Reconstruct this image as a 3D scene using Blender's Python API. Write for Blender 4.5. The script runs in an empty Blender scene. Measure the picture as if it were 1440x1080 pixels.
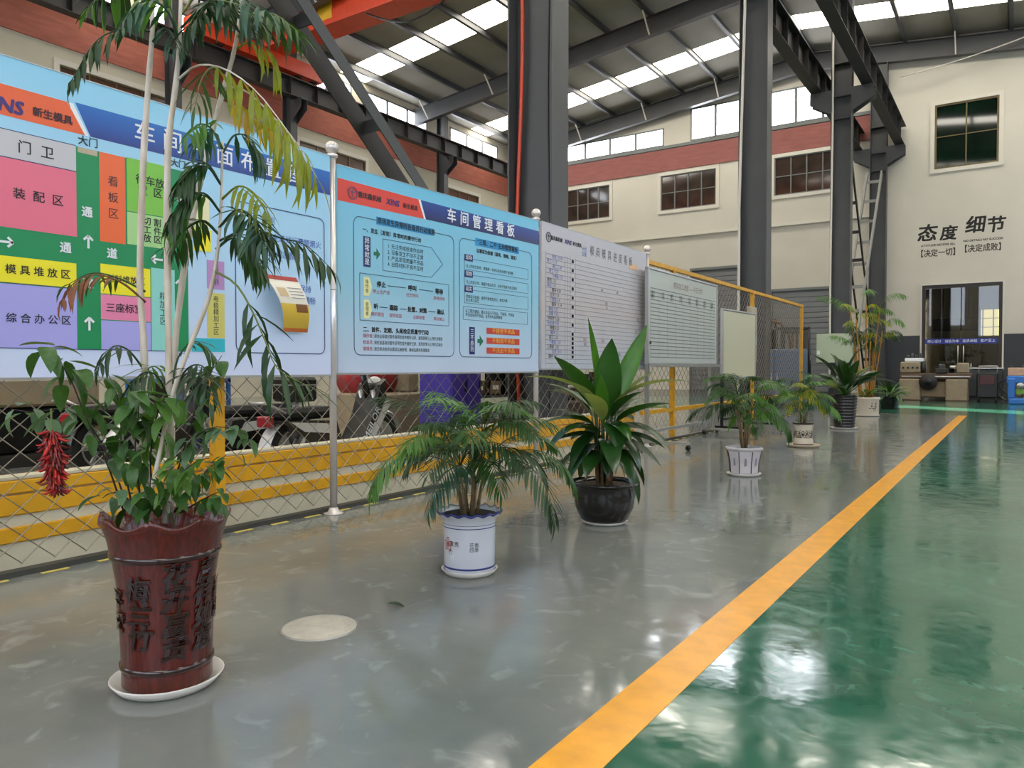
import bpy, math, random
from mathutils import Vector, Matrix, Quaternion
random.seed(7)
R = math.radians
SC = bpy.context.scene
COL = SC.collection

# ------------------------------------------------------------------ camera, world, sun, exposure
CAM_H, YAW, FOC = 1.10, R(33.8), 1060.0
PITCH = math.atan(23 / 1060)
cam_d = bpy.data.cameras.new('camera')
cam = bpy.data.objects.new('camera', cam_d)
COL.objects.link(cam)
cam.location = (0, 0, CAM_H)
cam.rotation_euler = (R(90) - PITCH, 0, YAW)
cam_d.sensor_width = 36
cam_d.lens = FOC / 1440 * 36
cam_d.clip_start = 0.05
cam_d.clip_end = 300
SC.camera = cam
SC.view_settings.view_transform = 'Standard'
SC.view_settings.look = 'None'
SC.view_settings.gamma = 1
SC.view_settings.use_curve_mapping = False
SC.view_settings.exposure = 0.38

world = bpy.data.worlds.new('world')
SC.world = world
world.use_nodes = True
wn = world.node_tree.nodes
wn['Background'].inputs[0].default_value = (0.62, 0.78, 1.0, 1)
wn['Background'].inputs[1].default_value = 1.2

sun_d = bpy.data.lights.new('sun', 'SUN')
sun_d.energy = 55
sun_d.angle = R(0.6)
sun_d.color = (1.0, 0.95, 0.86)
sun = bpy.data.objects.new('sun', sun_d)
COL.objects.link(sun)
sun.location = (20, 8, 12)
sd = Vector((-0.862, 0.507, -0.33)).normalized()
sun.rotation_euler = sd.to_track_quat('-Z', 'Y').to_euler()

DAY = 9.0          # radiance of the daylight panels in the roof
WIN = 7.0          # radiance of daylight seen in the windows

# ------------------------------------------------------------------ helpers
def lin(h):
    h = h.lstrip('#')
    o = []
    for i in (0, 2, 4):
        c = int(h[i:i + 2], 16) / 255
        o.append(c / 12.92 if c <= 0.04045 else ((c + 0.055) / 1.055) ** 2.4)
    return (*o, 1)

MATS = {}
def mat(name, color, rough=0.5, metal=0.0, var=0.0, scale=6.0, bump=0.0, bscale=40.0, spec=0.5,
        trans=0.0, emit=0.0, transl=0.0, coat=0.0, color2=None, stretch=None):
    if name in MATS:
        return MATS[name]
    m = bpy.data.materials.new(name)
    m.use_nodes = True
    nt = m.node_tree
    N, L = nt.nodes, nt.links
    b = N['Principled BSDF']
    c = lin(color) if isinstance(color, str) else (*color, 1)
    b.inputs['Base Color'].default_value = c
    b.inputs['Roughness'].default_value = rough
    b.inputs['Metallic'].default_value = metal
    b.inputs['Specular IOR Level'].default_value = spec
    b.inputs['Transmission Weight'].default_value = trans
    b.inputs['Coat Weight'].default_value = coat
    if emit:
        b.inputs['Emission Color'].default_value = c
        b.inputs['Emission Strength'].default_value = emit
    tc = N.new('ShaderNodeTexCoord')
    src = tc.outputs['Object']
    if stretch:
        mp = N.new('ShaderNodeMapping')
        mp.inputs['Scale'].default_value = stretch
        L.new(src, mp.inputs['Vector'])
        src = mp.outputs['Vector']
    if var or color2:
        nz = N.new('ShaderNodeTexNoise')
        nz.inputs['Scale'].default_value = scale
        nz.inputs['Detail'].default_value = 4
        L.new(src, nz.inputs['Vector'])
        rp = N.new('ShaderNodeValToRGB')
        rp.color_ramp.elements[0].position = 0.3
        rp.color_ramp.elements[1].position = 0.7
        if color2:
            c2 = lin(color2)
            rp.color_ramp.elements[0].color = c
            rp.color_ramp.elements[1].color = c2
        else:
            rp.color_ramp.elements[0].color = tuple(x * (1 - var) for x in c[:3]) + (1,)
            rp.color_ramp.elements[1].color = tuple(min(1, x * (1 + var)) for x in c[:3]) + (1,)
        L.new(nz.outputs['Fac'], rp.inputs['Fac'])
        L.new(rp.outputs['Color'], b.inputs['Base Color'])
    if bump:
        n2 = N.new('ShaderNodeTexNoise')
        n2.inputs['Scale'].default_value = bscale
        n2.inputs['Detail'].default_value = 3
        L.new(src, n2.inputs['Vector'])
        bp = N.new('ShaderNodeBump')
        bp.inputs['Strength'].default_value = bump
        bp.inputs['Distance'].default_value = 0.01
        L.new(n2.outputs['Fac'], bp.inputs['Height'])
        L.new(bp.outputs['Normal'], b.inputs['Normal'])
    if transl:
        tr = N.new('ShaderNodeBsdfTranslucent')
        tr.inputs['Color'].default_value = (min(1, c[0] * 1.7 + .01), min(1, c[1] * 1.8), c[2] * 0.7, 1)
        mx = N.new('ShaderNodeMixShader')
        mx.inputs[0].default_value = transl
        L.new(b.outputs[0], mx.inputs[1])
        L.new(tr.outputs[0], mx.inputs[2])
        L.new(mx.outputs[0], N['Material Output'].inputs['Surface'])
    MATS[name] = m
    return m

class MB:
    """collects simple shapes, then links them as one mesh object"""
    def __init__(s):
        s.v, s.f, s.sm = [], [], []
    def add(s, verts, faces, smooth=False, M=None):
        o = len(s.v)
        s.v += [tuple(M @ Vector(q)) for q in verts] if M else [tuple(q) for q in verts]
        s.f += [tuple(i + o for i in fc) for fc in faces]
        s.sm += [smooth] * len(faces)
        return s
    def box(s, x0, x1, y0, y1, z0, z1, M=None):
        v = [(x, y, z) for z in (z0, z1) for y in (y0, y1) for x in (x0, x1)]
        return s.add(v, [(0, 2, 3, 1), (4, 5, 7, 6), (0, 1, 5, 4), (2, 6, 7, 3), (0, 4, 6, 2), (1, 3, 7, 5)], False, M)
    def cbox(s, c, d, M=None):
        return s.box(c[0] - d[0] / 2, c[0] + d[0] / 2, c[1] - d[1] / 2, c[1] + d[1] / 2, c[2] - d[2] / 2, c[2] + d[2] / 2, M)
    def bbox(s, x0, x1, y0, y1, z0, z1, b=0.01, M=None):
        """box with chamfered edges"""
        b = min(b, (x1 - x0) * .45, (y1 - y0) * .45, (z1 - z0) * .45)
        vs, idx = [], {}
        X, Y, Z = (x0, x1), (y0, y1), (z0, z1)
        for i in (0, 1):
            for j in (0, 1):
                for k in (0, 1):
                    sx, sy, sz = (b if i == 0 else -b), (b if j == 0 else -b), (b if k == 0 else -b)
                    for a, q in enumerate(((X[i], Y[j] + sy, Z[k] + sz), (X[i] + sx, Y[j], Z[k] + sz), (X[i] + sx, Y[j] + sy, Z[k]))):
                        idx[i, j, k, a] = len(vs)
                        vs.append(q)
        F = []
        for i in (0, 1):
            F.append([idx[i, 0, 0, 0], idx[i, 0, 1, 0], idx[i, 1, 1, 0], idx[i, 1, 0, 0]][::(1 if i == 0 else -1)])
        for j in (0, 1):
            F.append([idx[0, j, 0, 1], idx[1, j, 0, 1], idx[1, j, 1, 1], idx[0, j, 1, 1]][::(1 if j == 0 else -1)])
        for k in (0, 1):
            F.append([idx[0, 0, k, 2], idx[0, 1, k, 2], idx[1, 1, k, 2], idx[1, 0, k, 2]][::(1 if k == 0 else -1)])
        for j in (0, 1):
            for k in (0, 1):
                F.append([idx[0, j, k, 1], idx[1, j, k, 1], idx[1, j, k, 2], idx[0, j, k, 2]])
        for i in (0, 1):
            for k in (0, 1):
                F.append([idx[i, 0, k, 0], idx[i, 1, k, 0], idx[i, 1, k, 2], idx[i, 0, k, 2]])
        for i in (0, 1):
            for j in (0, 1):
                F.append([idx[i, j, 0, 0], idx[i, j, 1, 0], idx[i, j, 1, 1], idx[i, j, 0, 1]])
        for i in (0, 1):
            for j in (0, 1):
                for k in (0, 1):
                    F.append([idx[i, j, k, 0], idx[i, j, k, 1], idx[i, j, k, 2]])
        return s.add(vs, F, False, M)
    def lathe(s, prof, n=32, M=None, mod=None, smooth=True, cap0=True, cap1=False):
        """prof: list of (r, z); mod(angle, i, r, z) -> (r, z)"""
        v, f = [], []
        for i, (r, z) in enumerate(prof):
            for k in range(n):
                a = 2 * math.pi * k / n
                rr, zz = mod(a, i, r, z) if mod else (r, z)
                v.append((rr * math.cos(a), rr * math.sin(a), zz))
        for i in range(len(prof) - 1):
            for k in range(n):
                k2 = (k + 1) % n
                f.append((i * n + k, i * n + k2, (i + 1) * n + k2, (i + 1) * n + k))
        if cap0:
            f.append(tuple(range(n))[::-1])
        if cap1:
            f.append(tuple(range((len(prof) - 1) * n, len(prof) * n)))
        return s.add(v, f, smooth, M)
    def cyl(s, c, r, h, n=20, axis='z', r2=None, smooth=True):
        M = Matrix.Translation(c)
        if axis == 'x':
            M = M @ Matrix.Rotation(R(90), 4, 'Y')
        elif axis == 'y':
            M = M @ Matrix.Rotation(R(-90), 4, 'X')
        r2 = r if r2 is None else r2
        return s.lathe([(r, 0), (r2, h)], n, M, None, smooth, True, True)
    def sphere(s, c, r, n=16, m=10, sc=(1, 1, 1)):
        prof = [(max(1e-4, r * math.sin(math.pi * i / m)), -r * math.cos(math.pi * i / m)) for i in range(m + 1)]
        return s.lathe(prof, n, Matrix.Translation(c) @ Matrix.Diagonal((*sc, 1)), None, True, False, False)
    def tube(s, pts, rad, n=8, cap=True, smooth=True):
        pts = [Vector(p) for p in pts]
        rads = rad if isinstance(rad, (list, tuple)) else [rad] * len(pts)
        t = (pts[1] - pts[0]).normalized()
        up = Vector((0, 0, 1)) if abs(t.z) < 0.9 else Vector((1, 0, 0))
        u = t.cross(up).normalized()
        v, f = [], []
        for i, p in enumerate(pts):
            a = pts[max(i - 1, 0)]
            b = pts[min(i + 1, len(pts) - 1)]
            t = (b - a).normalized()
            u = (u - t * u.dot(t)).normalized()
            w = t.cross(u)
            for k in range(n):
                an = 2 * math.pi * k / n
                v.append(p + (u * math.cos(an) + w * math.sin(an)) * rads[i])
        for i in range(len(pts) - 1):
            for k in range(n):
                k2 = (k + 1) % n
                f.append((i * n + k, i * n + k2, (i + 1) * n + k2, (i + 1) * n + k))
        if cap:
            f.append(tuple(range(n))[::-1])
            f.append(tuple(range((len(pts) - 1) * n, len(pts) * n)))
        return s.add(v, f, smooth)
    def bar(s, a, b, w, h, up=(0, 0, 1)):
        a, b = Vector(a), Vector(b)
        t = (b - a).normalized()
        u = Vector(up)
        if abs(t.dot(u)) > .98:
            u = Vector((1, 0, 0))
        r = t.cross(u).normalized()
        u = r.cross(t).normalized()
        v = [p + r * sx * w / 2 + u * sz * h / 2 for p in (a, b) for sx, sz in ((-1, -1), (1, -1), (1, 1), (-1, 1))]
        return s.add(v, [(0, 1, 2, 3), (4, 7, 6, 5), (0, 4, 5, 1), (1, 5, 6, 2), (2, 6, 7, 3), (3, 7, 4, 0)])
    def prism(s, poly, y0, y1, M=None):
        """poly of (x, z) pushed along y"""
        n = len(poly)
        v = [(x, y0, z) for x, z in poly] + [(x, y1, z) for x, z in poly]
        f = [tuple(range(n)), tuple(range(n, 2 * n))[::-1]] + [(i, i + n, (i + 1) % n + n, (i + 1) % n) for i in range(n)]
        return s.add(v, f, False, M)
    def mesh(s, name, m):
        me = bpy.data.meshes.new(name)
        me.from_pydata(s.v, [], s.f)
        me.polygons.foreach_set('use_smooth', s.sm)
        if m:
            me.materials.append(m)
        me.update()
        return me
    def build(s, name, m, parent=None, loc=None):
        return link(name, s.mesh(name, m), parent, loc)

def link(name, data, parent=None, loc=None, M=None):
    o = bpy.data.objects.new(name, data)
    COL.objects.link(o)
    if parent:
        o.parent = parent
    if loc is not None:
        o.location = loc
    if M is not None:
        o.matrix_local = M
    return o

def tag(o, label=None, cat=None, group=None, kind=None):
    if label: o['label'] = label
    if cat: o['category'] = cat
    if group: o['group'] = group
    if kind: o['kind'] = kind
    return o

def thing(name, label, cat, loc=(0, 0, 0), rz=0, group=None, kind=None):
    o = link(name, None)
    o.empty_display_size = 0.1
    o.location = loc
    o.rotation_euler = (0, 0, rz)
    return tag(o, label, cat, group, kind)

TEXTS = []
def text(s, size, m, parent, x, y, z, align='CENTER', bold=0.0, vertical=False, name='lettering', sx=1.0, spacing=1.0, line=1.0, shear=0.0, rot=0.0):
    """flat lettering facing local -y of its parent; x is the anchor, z the mid height"""
    if vertical and name == 'lettering':
        s, vertical = '\n'.join(s), False
    if '\n' in s:
        rows = s.split('\n')
        for i, row in enumerate(rows):
            text(row, size, m, parent, x, y, z + ((len(rows) - 1) / 2 - i) * size * line, align, bold, False, name, sx, spacing, 1.0, shear, rot)
        return
    cu = bpy.data.curves.new(name, 'FONT')
    cu.body = '\n'.join(s) if vertical else s
    cu.size = size
    cu.align_x = align
    cu.align_y = 'CENTER'
    cu.resolution_u = 2
    cu.space_character = spacing
    cu.space_line = line
    cu.shear = shear
    o = bpy.data.objects.new(name, cu)
    COL.objects.link(o)
    TEXTS.append((o, m, parent, Matrix.Translation((x, y, z)) @ Matrix.Rotation(rot, 4, 'Y') @ Matrix.Rotation(R(90), 4, 'X') @ Matrix.Diagonal((sx, 1, 1, 1)), None))
    o['stroke'] = bold
    return o

def flush_text():
    """turn the lettering into meshes"""
    bpy.context.view_layer.update()
    dg = bpy.context.evaluated_depsgraph_get()
    for o, m, parent, M, wrap in TEXTS:
        me = bpy.data.meshes.new_from_object(o.evaluated_get(dg))
        me.materials.clear()
        me.materials.append(m)
        b = o.get('stroke', 0)
        if b and len(me.vertices):          # thicker strokes: the same outline laid again a little to each side
            vs = [v.co.copy() for v in me.vertices]; fs = [tuple(p.vertices) for p in me.polygons]
            nv, nf = [], []
            for n_, (dx, dy) in enumerate(((-b, -b), (b, -b), (-b, b), (b, b))):
                k = len(nv)
                nv += [(q.x + dx, q.y + dy, q.z + n_ * .00025) for q in vs]
                nf += [tuple(i + k for i in f) for f in fs]
            me = bpy.data.meshes.new(o.name)
            me.from_pydata(nv, [], nf)
            me.materials.append(m)
        me.transform(M)
        if wrap:
            for v in me.vertices:
                v.co = wrap(v.co)
        name = o.name.split('.')[0]
        cu = o.data
        bpy.data.objects.remove(o)
        bpy.data.curves.remove(cu)
        if len(me.vertices):
            link(name, me, parent)
    TEXTS.clear()

FWD = Vector((-math.sin(YAW) * math.cos(PITCH), math.cos(YAW) * math.cos(PITCH), -math.sin(PITCH)))
RGT = Vector((math.cos(YAW), math.sin(YAW), 0))
UPV = RGT.cross(FWD)
def at(x, y, depth):
    """point of the place seen at pixel x, y at a distance along the view axis"""
    return Vector((0, 0, CAM_H)) + depth * (FWD + RGT * (x - 720) / FOC - UPV * (y - 540) / FOC)

# ------------------------------------------------------------------ materials
def floor_material(name, ca, cb, cc):
    m = bpy.data.materials.new(name)
    m.use_nodes = True
    N, L = m.node_tree.nodes, m.node_tree.links
    b = N['Principled BSDF']
    tc = N.new('ShaderNodeTexCoord')
    n1 = N.new('ShaderNodeTexNoise'); n1.inputs['Scale'].default_value = 0.8; n1.inputs['Detail'].default_value = 6; n1.inputs['Roughness'].default_value = .6
    n2 = N.new('ShaderNodeTexNoise'); n2.inputs['Scale'].default_value = 5; n2.inputs['Detail'].default_value = 8; n2.inputs['Distortion'].default_value = 1.5
    for n in (n1, n2): L.new(tc.outputs['Object'], n.inputs['Vector'])
    r1 = N.new('ShaderNodeValToRGB')
    r1.color_ramp.elements[0].position = .32; r1.color_ramp.elements[0].color = lin(ca)
    r1.color_ramp.elements[1].position = .7; r1.color_ramp.elements[1].color = lin(cb)
    L.new(n1.outputs['Fac'], r1.inputs['Fac'])
    r2 = N.new('ShaderNodeValToRGB')
    r2.color_ramp.elements[0].position = .58; r2.color_ramp.elements[0].color = (0, 0, 0, 1)
    r2.color_ramp.elements[1].position = .75; r2.color_ramp.elements[1].color = (.45, .45, .45, 1)
    L.new(n2.outputs['Fac'], r2.inputs['Fac'])
    mx = N.new('ShaderNodeMix'); mx.data_type = 'RGBA'
    L.new(r2.outputs['Color'], mx.inputs['Factor'])
    L.new(r1.outputs['Color'], mx.inputs[6]); mx.inputs[7].default_value = lin(cc)
    L.new(mx.outputs[2], b.inputs['Base Color'])
    rr = N.new('ShaderNodeMapRange')
    rr.inputs['From Min'].default_value = .3; rr.inputs['From Max'].default_value = .75
    rr.inputs['To Min'].default_value = .05; rr.inputs['To Max'].default_value = .2
    L.new(n2.outputs['Fac'], rr.inputs['Value'])
    L.new(rr.outputs[0], b.inputs['Roughness'])
    b.inputs['Specular IOR Level'].default_value = .6
    n3 = N.new('ShaderNodeTexNoise'); n3.inputs['Scale'].default_value = 4.5; n3.inputs['Detail'].default_value = 3
    L.new(tc.outputs['Object'], n3.inputs['Vector'])
    bp = N.new('ShaderNodeBump'); bp.inputs['Strength'].default_value = .16; bp.inputs['Distance'].default_value = .01
    L.new(n3.outputs['Fac'], bp.inputs['Height']); L.new(bp.outputs['Normal'], b.inputs['Normal'])
    MATS[name] = m
    return m

M_floor = floor_material('epoxy_grey', '#636a69', '#83847c', '#9ea3a2')
M_green = floor_material('epoxy_green', '#23523f', '#336a54', '#56897a')
M_yline = mat('line_yellow', '#dd9a1c', .3, var=.12, scale=9, bump=.15, bscale=20)
M_wall = mat('plaster_white', '#c9c4b6', .85, var=.04, scale=.7, bump=.1, bscale=30)
M_wallc = mat('plaster_cream', '#c2bba6', .85, var=.04, scale=.7)
M_red = mat('band_red', '#8f5751', .8, var=.15, scale=1.5, stretch=(1, 1, 6))
M_wains = mat('wainscot_grey', '#33363a', .6)
M_roof = mat('roof_sheet', '#928d80', .75, var=.12, scale=.5)
M_steel = mat('steel_grey', '#414243', .45, var=.1, scale=1.5)
M_steel_d = mat('steel_dark', '#2b2825', .55, var=.15, scale=2)
M_rail = mat('rail_rust', '#6d3a2c', .6, .3)
M_day = mat('daylight_panel', '#fff8ea', .6, emit=DAY)
M_win = mat('daylight_window', '#f2f7ff', .4, emit=WIN)
M_win_fill = mat('added_fill_window', '#dfeaff', .4, emit=WIN * .45)  # weaker glow for the fill windows added in the right and back walls
M_frame = mat('window_frame_grey', '#6f7371', .5)
M_frame_w = mat('window_frame_white', '#cfcabd', .7)
M_frame_b = mat('window_frame_bronze', '#6a5c3e', .4, .3)
M_glass_d = mat('glass_dark', '#2b2521', .08, spec=.6, color2='#4a3a31', scale=1.2)
M_glass_g = mat('glass_green', '#0d2318', .06, spec=.7, color2='#050806', scale=.6)
M_chrome = mat('stainless', '#d8d2ce', .22, .45)
M_alu = mat('aluminium', '#b5b6b4', .35, .8)
M_black = mat('black_plastic', '#121212', .35)
M_rubber = mat('rubber', '#0d0d0d', .7)
M_yel = mat('fence_yellow', '#d39a12', .45, var=.12, scale=8)
M_wire = mat('chain_link_wire', '#8a8478', .4, .6)
M_wht = mat('print_white', '#e9edf2', .45)
M_ink = mat('print_black', '#1b1d22', .5)
M_navy = mat('print_navy', '#0d2468', .4)
M_orange_crane = mat('crane_orange', '#d2401a', .4, var=.08)
M_cream = mat('machine_cream', '#93846a', .5, var=.1)

# ------------------------------------------------------------------ structure
XL, XR, YB, YE = -24.0, 8.0, -9.0, 36.0
RIDGE_X, RIDGE_Z, SLOPE = -8.0, 15.35, 0.11
def roof_z(x): return RIDGE_Z - SLOPE * abs(x - RIDGE_X)

def wall_cells(mb, u0, u1, v0, v1, holes, put):
    us = sorted({u0, u1, *[h[0] for h in holes], *[h[1] for h in holes]})
    vs = sorted({v0, v1, *[h[2] for h in holes], *[h[3] for h in holes]})
    for a, b in zip(us, us[1:]):
        run = None
        for c, d in zip(vs, vs[1:]):
            cu, cv = (a + b) / 2, (c + d) / 2
            solid = not any(h[0] < cu < h[1] and h[2] < cv < h[3] for h in holes)
            if solid:
                run = (run[0], d) if run else (c, d)
            if (not solid or d == vs[-1]) and run:
                put(mb, a, b, *run)
                run = None

floor = MB().box(XL - .3, XR + .3, YB - .3, YE + 7, -.2, 0).build('floor', M_floor)
tag(floor, 'glossy grey epoxy floor of the workshop', 'floor', kind='structure')
fg = MB()
fg.box(-.93, XR, YB, 20.05, 0, .002)
fg.box(XL + 8, XR, 20.05, 27.2, 0, .002)
tag(fg.build('floor_walkway', M_green), 'glossy green painted floor beside the yellow line', 'floor', kind='structure')
M_dfl = mat('floor_dark', '#2d322f', .15, var=.2, scale=2)
tag(MB().box(XL, XR, 27.2, YE + 6.5, 0, .002).build('floor_back', M_dfl), 'dark floor strip in front of the end wall', 'floor', kind='structure')
tag(MB().box(-1.10, -.93, YB, 20.05, 0, .0035).build('floor_line', M_yline), 'long yellow line painted between grey and green floor', 'floor line', kind='structure')
gl = MB()
gl.box(-13.1, -11.2, YB, 20, 0, .002)
tag(gl.build('floor_side_lane', M_green), 'green lane on the floor of the bay behind the fence', 'floor', kind='structure')
sl = MB()
for x in (-13.15, -11.15):
    sl.box(x - .07, x + .07, YB, 20, .002, .0035)
sl.box(-8.6, -8.45, YB, 20, 0, .003)
tag(sl.build('floor_side_lines', M_yline), 'thin yellow lines on the floor behind the fence', 'floor line', kind='structure')

# end wall (faces -y)
WIN_END = [(-20.5, -17.9, 9.02, 10.72), (-15.05, -12.2, 9.0, 10.75), (-9.45, -6.6, 9.05, 10.8)]
WIN_R = (-2.95, -.7, 9.33, 11.97)
DOOR = (-3.34, -.5, .02, 4.54)
CLER = [(-20.9, -14.9, 12.25, 13.15), (-13.5, -11.0, 12.27, 13.85), (-9.75, -6.1, 12.25, 13.88)]
SHUT = [(-13.5, -10.9, 0, 6.0), (-9.6, -6.9, 0, 4.75)]
mb = MB()
wall_cells(mb, XL, XR, 0, 13.4, [h for h in WIN_END + [WIN_R, DOOR] + SHUT] + [(a, b, c, min(d, 13.4)) for a, b, c, d in CLER],
           lambda m, a, b, c, d: m.box(a, b, YE, YE + .25, c, d))
def gable(x0, x1):
    return [(x0, 13.4), (x1, 13.4), (x1, roof_z(x1)), (x0, roof_z(x0))]
for x0, x1 in ((XL, -13.5), (-11.0, -9.75), (-6.1, XR)):
    pts = [(x0, 13.4), (x1, 13.4), (x1, roof_z(x1))] + ([(RIDGE_X, RIDGE_Z)] if x0 < RIDGE_X < x1 else []) + [(x0, roof_z(x0))]
    mb.prism(pts, YE, YE + .25)
mb.prism([(-13.5, 13.85), (-11, 13.85), (-11, roof_z(-11)), (-13.5, roof_z(-13.5))], YE, YE + .25)
mb.prism([(-9.75, 13.88), (-6.1, 13.88), (-6.1, roof_z(-6.1)), (-8, RIDGE_Z), (-9.75, roof_z(-9.75))], YE, YE + .25)
tag(mb.build('wall_end', M_wall), 'white plastered end wall with windows and a glass door', 'wall', kind='structure')
tag(MB().box(XL, -4.75, YE - .06, YE, 10.97, 12.05).build('trim_1', M_red), 'dull red band running under the high windows of the end wall', 'trim', kind='structure')
tag(MB().box(XL, -4.75, YE - .1, YE, 12.08, 12.22).build('trim_2', M_frame), 'grey sill strip above the red band of the end wall', 'trim', kind='structure')
tag(MB().box(XL, -4.75, YE - .12, YE, 7.62, 7.76).build('trim_3', M_frame_w), 'narrow plaster ledge crossing the end wall', 'trim', kind='structure')
bw = MB()
for a, b in ((-4.75, DOOR[0] - .06), (DOOR[1] + .06, XR)):
    bw.box(a, b, YE - .03, YE, 0, 2.45)
tag(bw.build('baseboard_end', M_wains), 'dark grey wainscot along the white end wall', 'wainscot', kind='structure')

def window(name, rect, cols, rows, pane_m, frame_m, label, facing='end', bar=.05, surround=True, mull=.025, proud=.06):
    """rect along the wall (u0, u1) and up (v0, v1)"""
    u0, u1, v0, v1 = rect
    if facing == 'end':
        t = thing(name, label, 'window', ((u0 + u1) / 2, YE, v0), 0, None, 'structure')
    elif facing == 'left':
        t = thing(name, label, 'window', (XL, (u0 + u1) / 2, v0), R(90), None, 'structure')
    else:
        t = thing(name, label, 'window', (XR, (u0 + u1) / 2, v0), R(-90), None, 'structure')
    w, h = u1 - u0, v1 - v0
    fr = MB()
    for a, b, c, d in ((-w / 2, w / 2, 0, bar), (-w / 2, w / 2, h - bar, h), (-w / 2, -w / 2 + bar, bar, h - bar), (w / 2 - bar, w / 2, bar, h - bar)):
        fr.box(a, b, -.02, .1, c, d)
    fr.build('window_frame', frame_m, t)
    if surround:
        sr = MB()
        e = .16
        for a, b, c, d in ((-w / 2 - e, w / 2 + e, -e, 0), (-w / 2 - e, w / 2 + e, h, h + e), (-w / 2 - e, -w / 2, 0, h), (w / 2, w / 2 + e, 0, h)):
            sr.box(a, b, -proud, 0, c, d)
        sr.build('window_surround', M_frame_w, t)
    cw, ch = (w - 2 * bar) / cols, (h - 2 * bar) / rows
    for i in range(cols):
        for j in range(rows):
            x0 = -w / 2 + bar + i * cw
            z0 = bar + j * ch
            pm = pane_m(i, j) if callable(pane_m) else pane_m
            MB().box(x0, x0 + cw, .03, .05, z0, z0 + ch).build('pane', pm, t)
    mu = MB()
    for i in range(1, cols):
        x0 = -w / 2 + bar + i * cw
        mu.box(x0 - mull, x0 + mull, -.01, .08, bar, h - bar)
    for j in range(1, rows):
        z0 = bar + j * ch
        mu.box(-w / 2 + bar, w / 2 - bar, .01, .07, z0 - .02, z0 + .02)
    if cols > 1 or rows > 1:
        mu.build('glazing_bar', frame_m, t)
    return t

window('window_1', WIN_END[0], 4, 2, M_glass_d, M_frame, 'dark barred window on the end wall nearest the side wall corner')
window('window_2', WIN_END[1], 4, 2, M_glass_d, M_frame, 'dark barred window in the middle of the end wall under the red band')
window('window_3', WIN_END[2], 4, 2, M_glass_d, M_frame, 'dark barred window on the end wall beside the steel columns')
window('window_4', WIN_R, 2, 2, M_glass_g, M_frame_b, 'dark green window with bronze frame high above the wall calligraphy', bar=.07)
window('window_5', CLER[0], 4, 1, M_win, M_frame, 'long bright four pane strip window above the red band', surround=False, bar=.07, mull=.06)
window('window_6', CLER[1], 2, 1, M_win, M_frame, 'tall bright two pane window above the red band left of a column', surround=False, bar=.07, mull=.06)
window('window_7', CLER[2], 3, 1, M_win, M_frame, 'tall bright three pane window above the red band between two columns', surround=False, bar=.07, mull=.06)

M_shut = mat('shutter_grey', '#77797a', .5, .3)
for n, (a, b, c, d) in enumerate(SHUT):
    t = thing('door_%d' % (n + 2), ('tall' if n == 0 else 'low') + ' grey roller shutter of horizontal slats in the end wall', 'shutter', ((a + b) / 2, YE, 0), 0, None, 'structure')
    w = b - a
    fr = MB()
    fr.box(-w / 2, -w / 2 + .08, -.03, .12, 0, d); fr.box(w / 2 - .08, w / 2, -.03, .12, 0, d); fr.box(-w / 2 + .08, w / 2 - .08, -.03, .12, d - .12, d)
    fr.build('shutter_guide', M_frame, t)
    MB().box(-w / 2, w / 2, .12, .16, 0, d).build('backing', M_shut, t)
    me = MB().bbox(-w / 2 + .08, w / 2 - .08, .04, .08, .005, .235, .02).mesh('slat', M_shut)
    z = 0
    while z + .24 < d - .1:
        link('slat', me, t, (0, 0, z)); z += .24

# side wall (faces +x)
WIN_S = [(11.4, 14.9, 8.4, 10.2), (20.5, 24.2, 8.4, 10.2), (29.2, 32.6, 8.4, 10.2), (3.0, 6.5, 8.4, 10.2)]
CLER_S = [(a, a + 4.2, 12.35, 13.3) for a in (-6.2, -1.2, 3.8, 9.0, 14.2, 19.2, 24.2, 30.2)]
mb = MB()
wall_cells(mb, YB, YE, 0, 13.6, WIN_S + CLER_S, lambda m, a, b, c, d: m.box(XL - .25, XL, a, b, c, d))
tag(mb.build('wall_left', M_wallc), 'cream side wall far behind the notice boards', 'wall', kind='structure')
tag(MB().box(XL, XL + .06, YB, YE - .06, 10.75, 11.95).build('trim_4', mat('band_brick', '#a8604f', .8, var=.15, scale=1.5, stretch=(1, 1, 6))), 'reddish band running under the high windows of the side wall', 'trim', kind='structure')
for n, r_ in enumerate(WIN_S):
    window('window_%d' % (8 + n), r_, 4, 1, mat('glass_brown', '#5a4436', .15), M_frame_b,
           'brown four pane window on the side wall ' + ('seen above the floor plan board', 'behind the diagonal brace', 'next to the far corner', 'far left')[n], 'left')
for n, r_ in enumerate(CLER_S):
    window('window_%d' % (12 + n), r_, 3, 1, M_win, M_frame, 'bright high strip window of the side wall, %s from the near end' % ('first', 'second', 'third', 'fourth', 'fifth', 'sixth', 'seventh', 'eighth')[n], 'left', surround=False, bar=.07, mull=.06)

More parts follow.
